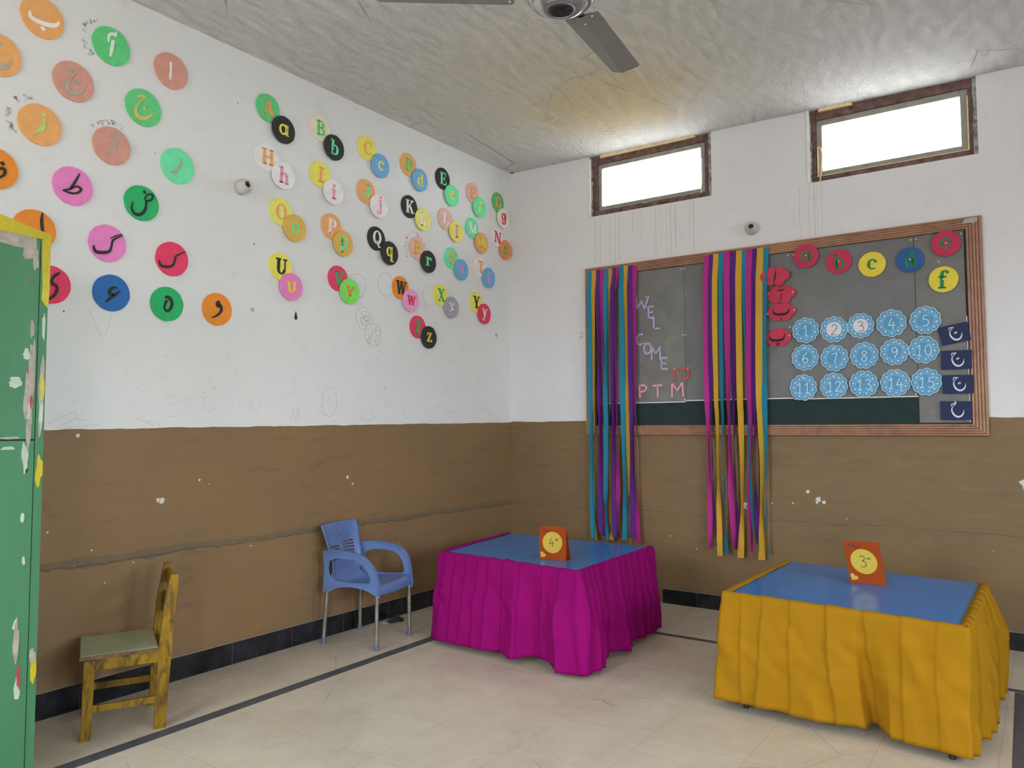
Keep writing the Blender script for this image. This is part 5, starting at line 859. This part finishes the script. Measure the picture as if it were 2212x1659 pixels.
# refine the shell lengthwise so that the slots read as slots
P2=[];Q2=[]
for i in range(len(P)-1):
    m=5 if Q[i][1]>.50 and Q[i][0]<-.15 and Q[i][1]<.68 else 1
    for k in range(m):
        t=k/m; P2.append([tuple(a+(b-a)*t for a,b in zip(p,q)) for p,q in zip(P[i],P[i+1])]); Q2.append(tuple(a+(b-a)*t for a,b in zip(Q[i],Q[i+1])))
P2.append(P[-1]);Q2.append(Q[-1]); Q=Q2; P=P2
vs=[p for r in P for p in r]; fs=[]
for i in range(len(P)-1):
    for j in range(nv-1):
        if isslot(i,j): continue
        fs.append((i*nv+j,(i+1)*nv+j,(i+1)*nv+j+1,i*nv+j+1))
mb.add(vs,fs,0,True); mb.build('seat_shell',m_pl,pc,fix=False,solid=.006)
for sd in (1,-1):
    def resample(Pp,c,N):
        out=[]; n=len(Pp)
        for k in range(N):
            a=2*pi*k/N; dx,dz=cos(a),sin(a); best=None
            for q in range(n):
                p,r_=Pp[q],Pp[(q+1)%n]; ex,ez=r_[0]-p[0],r_[1]-p[1]; den=dx*ez-dz*ex
                if abs(den)<1e-9: continue
                t=((p[0]-c[0])*ez-(p[1]-c[1])*ex)/den; u=((p[0]-c[0])*dz-(p[1]-c[1])*dx)/den
                if t>0 and -1e-6<=u<=1+1e-6 and (best is None or t>best): best=t
            out.append((c[0]+dx*best,c[1]+dz*best))
        return out
    OUT=cr([(-.225,.345),(-.222,.42),(-.215,.50),(-.218,.575),(-.222,.625),(-.15,.642),(-.05,.640),(.05,.632),(.13,.605),(.185,.555),(.215,.49),(.228,.43),(.238,.37),(.236,.340),(.205,.352),(.16,.375),(.09,.392),(.0,.398),(-.08,.390),(-.14,.372),(-.185,.345),(-.225,.345)],3)[:-1]
    INN=cr([(-.165,.565),(-.10,.585),(-.01,.588),(.07,.578),(.125,.545),(.158,.49),(.165,.44),(.10,.432),(.0,.426),(-.10,.432),(-.155,.452),(-.178,.50),(-.165,.565)],3)[:-1]
    c=(0.0,.505); N=72; A=resample(OUT,c,N); B_=resample(INN,c,N)
    def yy(x,z): 
        k=max(0,(z-.43)/.2); return sd*(.205+.030*min(1,k)*(1-.9*max(0,(-x-.1)/.13 if x<-.1 else 0))+.0*x)
    mb=MB(); th=.007
    ring_=lambda L,o: [(x,yy(x,z)+o,z) for x,z in L]
    rows=[ring_(A,th/2),ring_(B_,th/2),ring_(B_,-th/2),ring_(A,-th/2),ring_(A,th/2)]
    mb.grid(rows,0,False,close=True)
    # turned-out flange over the arm
    T=cr([(-.222,.625),(-.15,.642),(-.05,.640),(.05,.632),(.13,.605),(.185,.555),(.215,.49),(.228,.43),(.238,.37)],4); rows=[]
    for x,z in T:
        y=yy(x,z); rows.append([(x,y-sd*.018,z+.002),(x,y+sd*.014,z+.002),(x,y+sd*.014,z-.005),(x,y-sd*.018,z-.005)])
    mb.grid(rows,0,False,close=True)
    mb.add(rows[0],[(0,1,2,3)]); mb.add(rows[-1],[(3,2,1,0)])
    mb.build('armrest',m_pl,pc,bevel=.0)
for nm_,(x,y),(xt,yt),zt in (('front',(.214,.205),(.212,.200),.36),('front',(.214,-.205),(.212,-.200),.36),('rear',(-.214,.21),(-.195,.195),.40),('rear',(-.214,-.21),(-.195,-.195),.40)):
    mb=MB(); mb.tube([(x,y,.03),(xt,yt,zt)],.0132,14); l=mb.build('leg',m_al,pc); mb=MB(); mb.tube([(x,y,.0),(x,y,.012),(x+(xt-x)*.1,y+(yt-y)*.1,.042)],[.0165,.0165,.0152],14); mb.build('foot_cap',m_cap,l)

# ---------------- ceiling fan ----------------
m_bl=simple('fan_grey',(.25,.24,.225,1),.4,var=.04); m_cr=simple('brushed_chrome',(.62,.62,.64,1),.22,metal=.85,var=.03); m_dk=simple('dark_grille',(.03,.022,.02,1),.5)
FX,FY,FZ=2.619,-3.344,3.30
fan=thing('ceiling_fan','grey three bladed ceiling fan with a silver hub hanging from the ceiling','ceiling fan',(FX,FY,FZ))
mb=MB(); mb.tube([(0,0,.06),(0,0,ceil_z(FX,FY)-FZ+.005)],.012,14); mb.build('downrod',m_cr,fan)
mb=MB(); mb.lathe([(.05,ceil_z(FX,FY)-FZ+.003),(.052,ceil_z(FX,FY)-FZ-.05),(.02,ceil_z(FX,FY)-FZ-.09),(.014,ceil_z(FX,FY)-FZ-.095)],24); mb.build('canopy_cap',m_cr,fan)
mb=MB(); mb.lathe([(0.0240,0.0825),(0.0720,0.0770),(0.1260,0.0550),(0.1464,0.0220),(0.1488,-0.0055),(0.1452,-0.0176),(0.1344,-0.0264),(0.1320,-0.0352),(0.1248,-0.0418),(0.1152,-0.0396),(0.1104,-0.0462),(0.0984,-0.0572),(0.0792,-0.0682),(0.0552,-0.0726),(0.0528,-0.0682)],40); mb.build('motor_housing',m_cr,fan)
mb=MB(); mb.lathe([(.044,-.060),(.044,-.064),(.040,-.067),(.036,-.0655)],32)
for k in range(9):
    a=2*pi*k/9
    mb.tube([(.042*cos(a),.042*sin(a),-.0655),(.012*cos(a+.9),.012*sin(a+.9),-.068),(.0,.0,-.068)],.0016,6); mb.tube([(.042*cos(a),.042*sin(a),-.0655),(.012*cos(a-.9),.012*sin(a-.9),-.068)],.0012,6)
mb.tube([(0,0,-.066),(0,0,-.072)],.008,12); mb.build('hub_grille',m_dk,fan,M=Matrix.Diagonal((1.15,1.15,1.12,1)))
a0=math.atan2(.772,-.083)
for k in range(3):
    a=a0+k*2*pi/3; Rm=Matrix.Rotation(a,4,'Z')
    mb=MB(); L0,L1=.195,.783; w0,w1=.086,.075; pt=.018
    def bz(x,y): return .0+ (y*.10)
    # two facets meeting at a crease that runs from the hub side to the tip corner
    out=[(L0+.012,-w0),(L0+.0,-w0+.014),(L0,w0-.014),(L0+.012,w0),(L1-.012,w1),(L1,w1-.014),(L1,-w1+.014),(L1-.012,-w1)]
    cr0=(L0,-.006); cr1=(L1,w1-.05)
    zf=lambda x,y:(lambda s_: -.010+ (.14 if s_>0 else .30)*abs(s_)*(1 if s_>0 else 1) )(((x-cr0[0])*(cr1[1]-cr0[1])-(y-cr0[1])*(cr1[0]-cr0[0]))/math.hypot(cr1[0]-cr0[0],cr1[1]-cr0[1]))
    lo=[(L0,-.006)]+[p for p in ((L0,w0-.014),(L0+.012,w0),(L1-.012,w1),(L1,w1-.012))]+[cr1]
    hi=[(L0,-.006),cr1]+[(L1,-w1+.014),(L1-.012,-w1),(L0+.012,-w0),(L0,-w0+.014)]
    for poly in (lo,hi):
        v=[(x,y,zf(x,y)) for x,y in poly]; n=len(v); mb.add(v+[(x,y,z+.0022) for x,y,z in v],[tuple(range(n-1,-1,-1)),tuple(range(n,2*n))]+[(i,(i+1)%n,n+(i+1)%n,n+i) for i in range(n)])
    b=mb.build('fan_blade',m_bl,fan,M=Rm)
    mb=MB(); mb.box((.10,-.022,.002),(.24,.022,.007)); mb.box((.20,-.055,.002),(.245,.055,.006)); mb.build('blade_bracket',m_bl,b)
    for x,y in ((.215,.05),(.215,-.05),(.255,0.0)):
        mb=MB(); mb.lathe([(.006,zf(x,y)+.0005),(.006,zf(x,y)-.003),(.003,zf(x,y)-.005)],12); mb.build('screw',m_cr,b,M=Matrix.Translation((x,y,0)))

# ---------------- scraps by the skirting ----------------
def scrap(label,x,y,r,mat,seed,h):
    mb=MB(); P=[]; n=14; vs=[(0,0,h)]; 
    for k in range(n):
        a=2*pi*k/n; rr=r*(1+.6*noise.noise(Vector((cos(a)*2,sin(a)*2,seed)))); vs.append((rr*cos(a)*.7,rr*sin(a),.002+h*.5*abs(noise.noise(Vector((a*2,seed,1))))))
    m=len(vs); mb.add(vs+[(a,b,c-.0015) for a,b,c in vs],[(0,1+k,1+(k+1)%n) for k in range(n)]+[(m,m+1+(k+1)%n,m+1+k) for k in range(n)]+[(1+k,m+1+k,m+1+(k+1)%n,1+(k+1)%n) for k in range(n)]); return tag(mb.build('floor_scrap',mat,M=Matrix.Translation((x,y,.001))),label,'scrap')
scrap('small black crumpled scrap on the floor by the black skirting behind the blue chair',.115,-1.70,.07,m_hole,2,.05)
scrap('small white paper scrap on the floor beside the black scrap behind the blue chair',.10,-1.80,.03,m_white,5,.004)
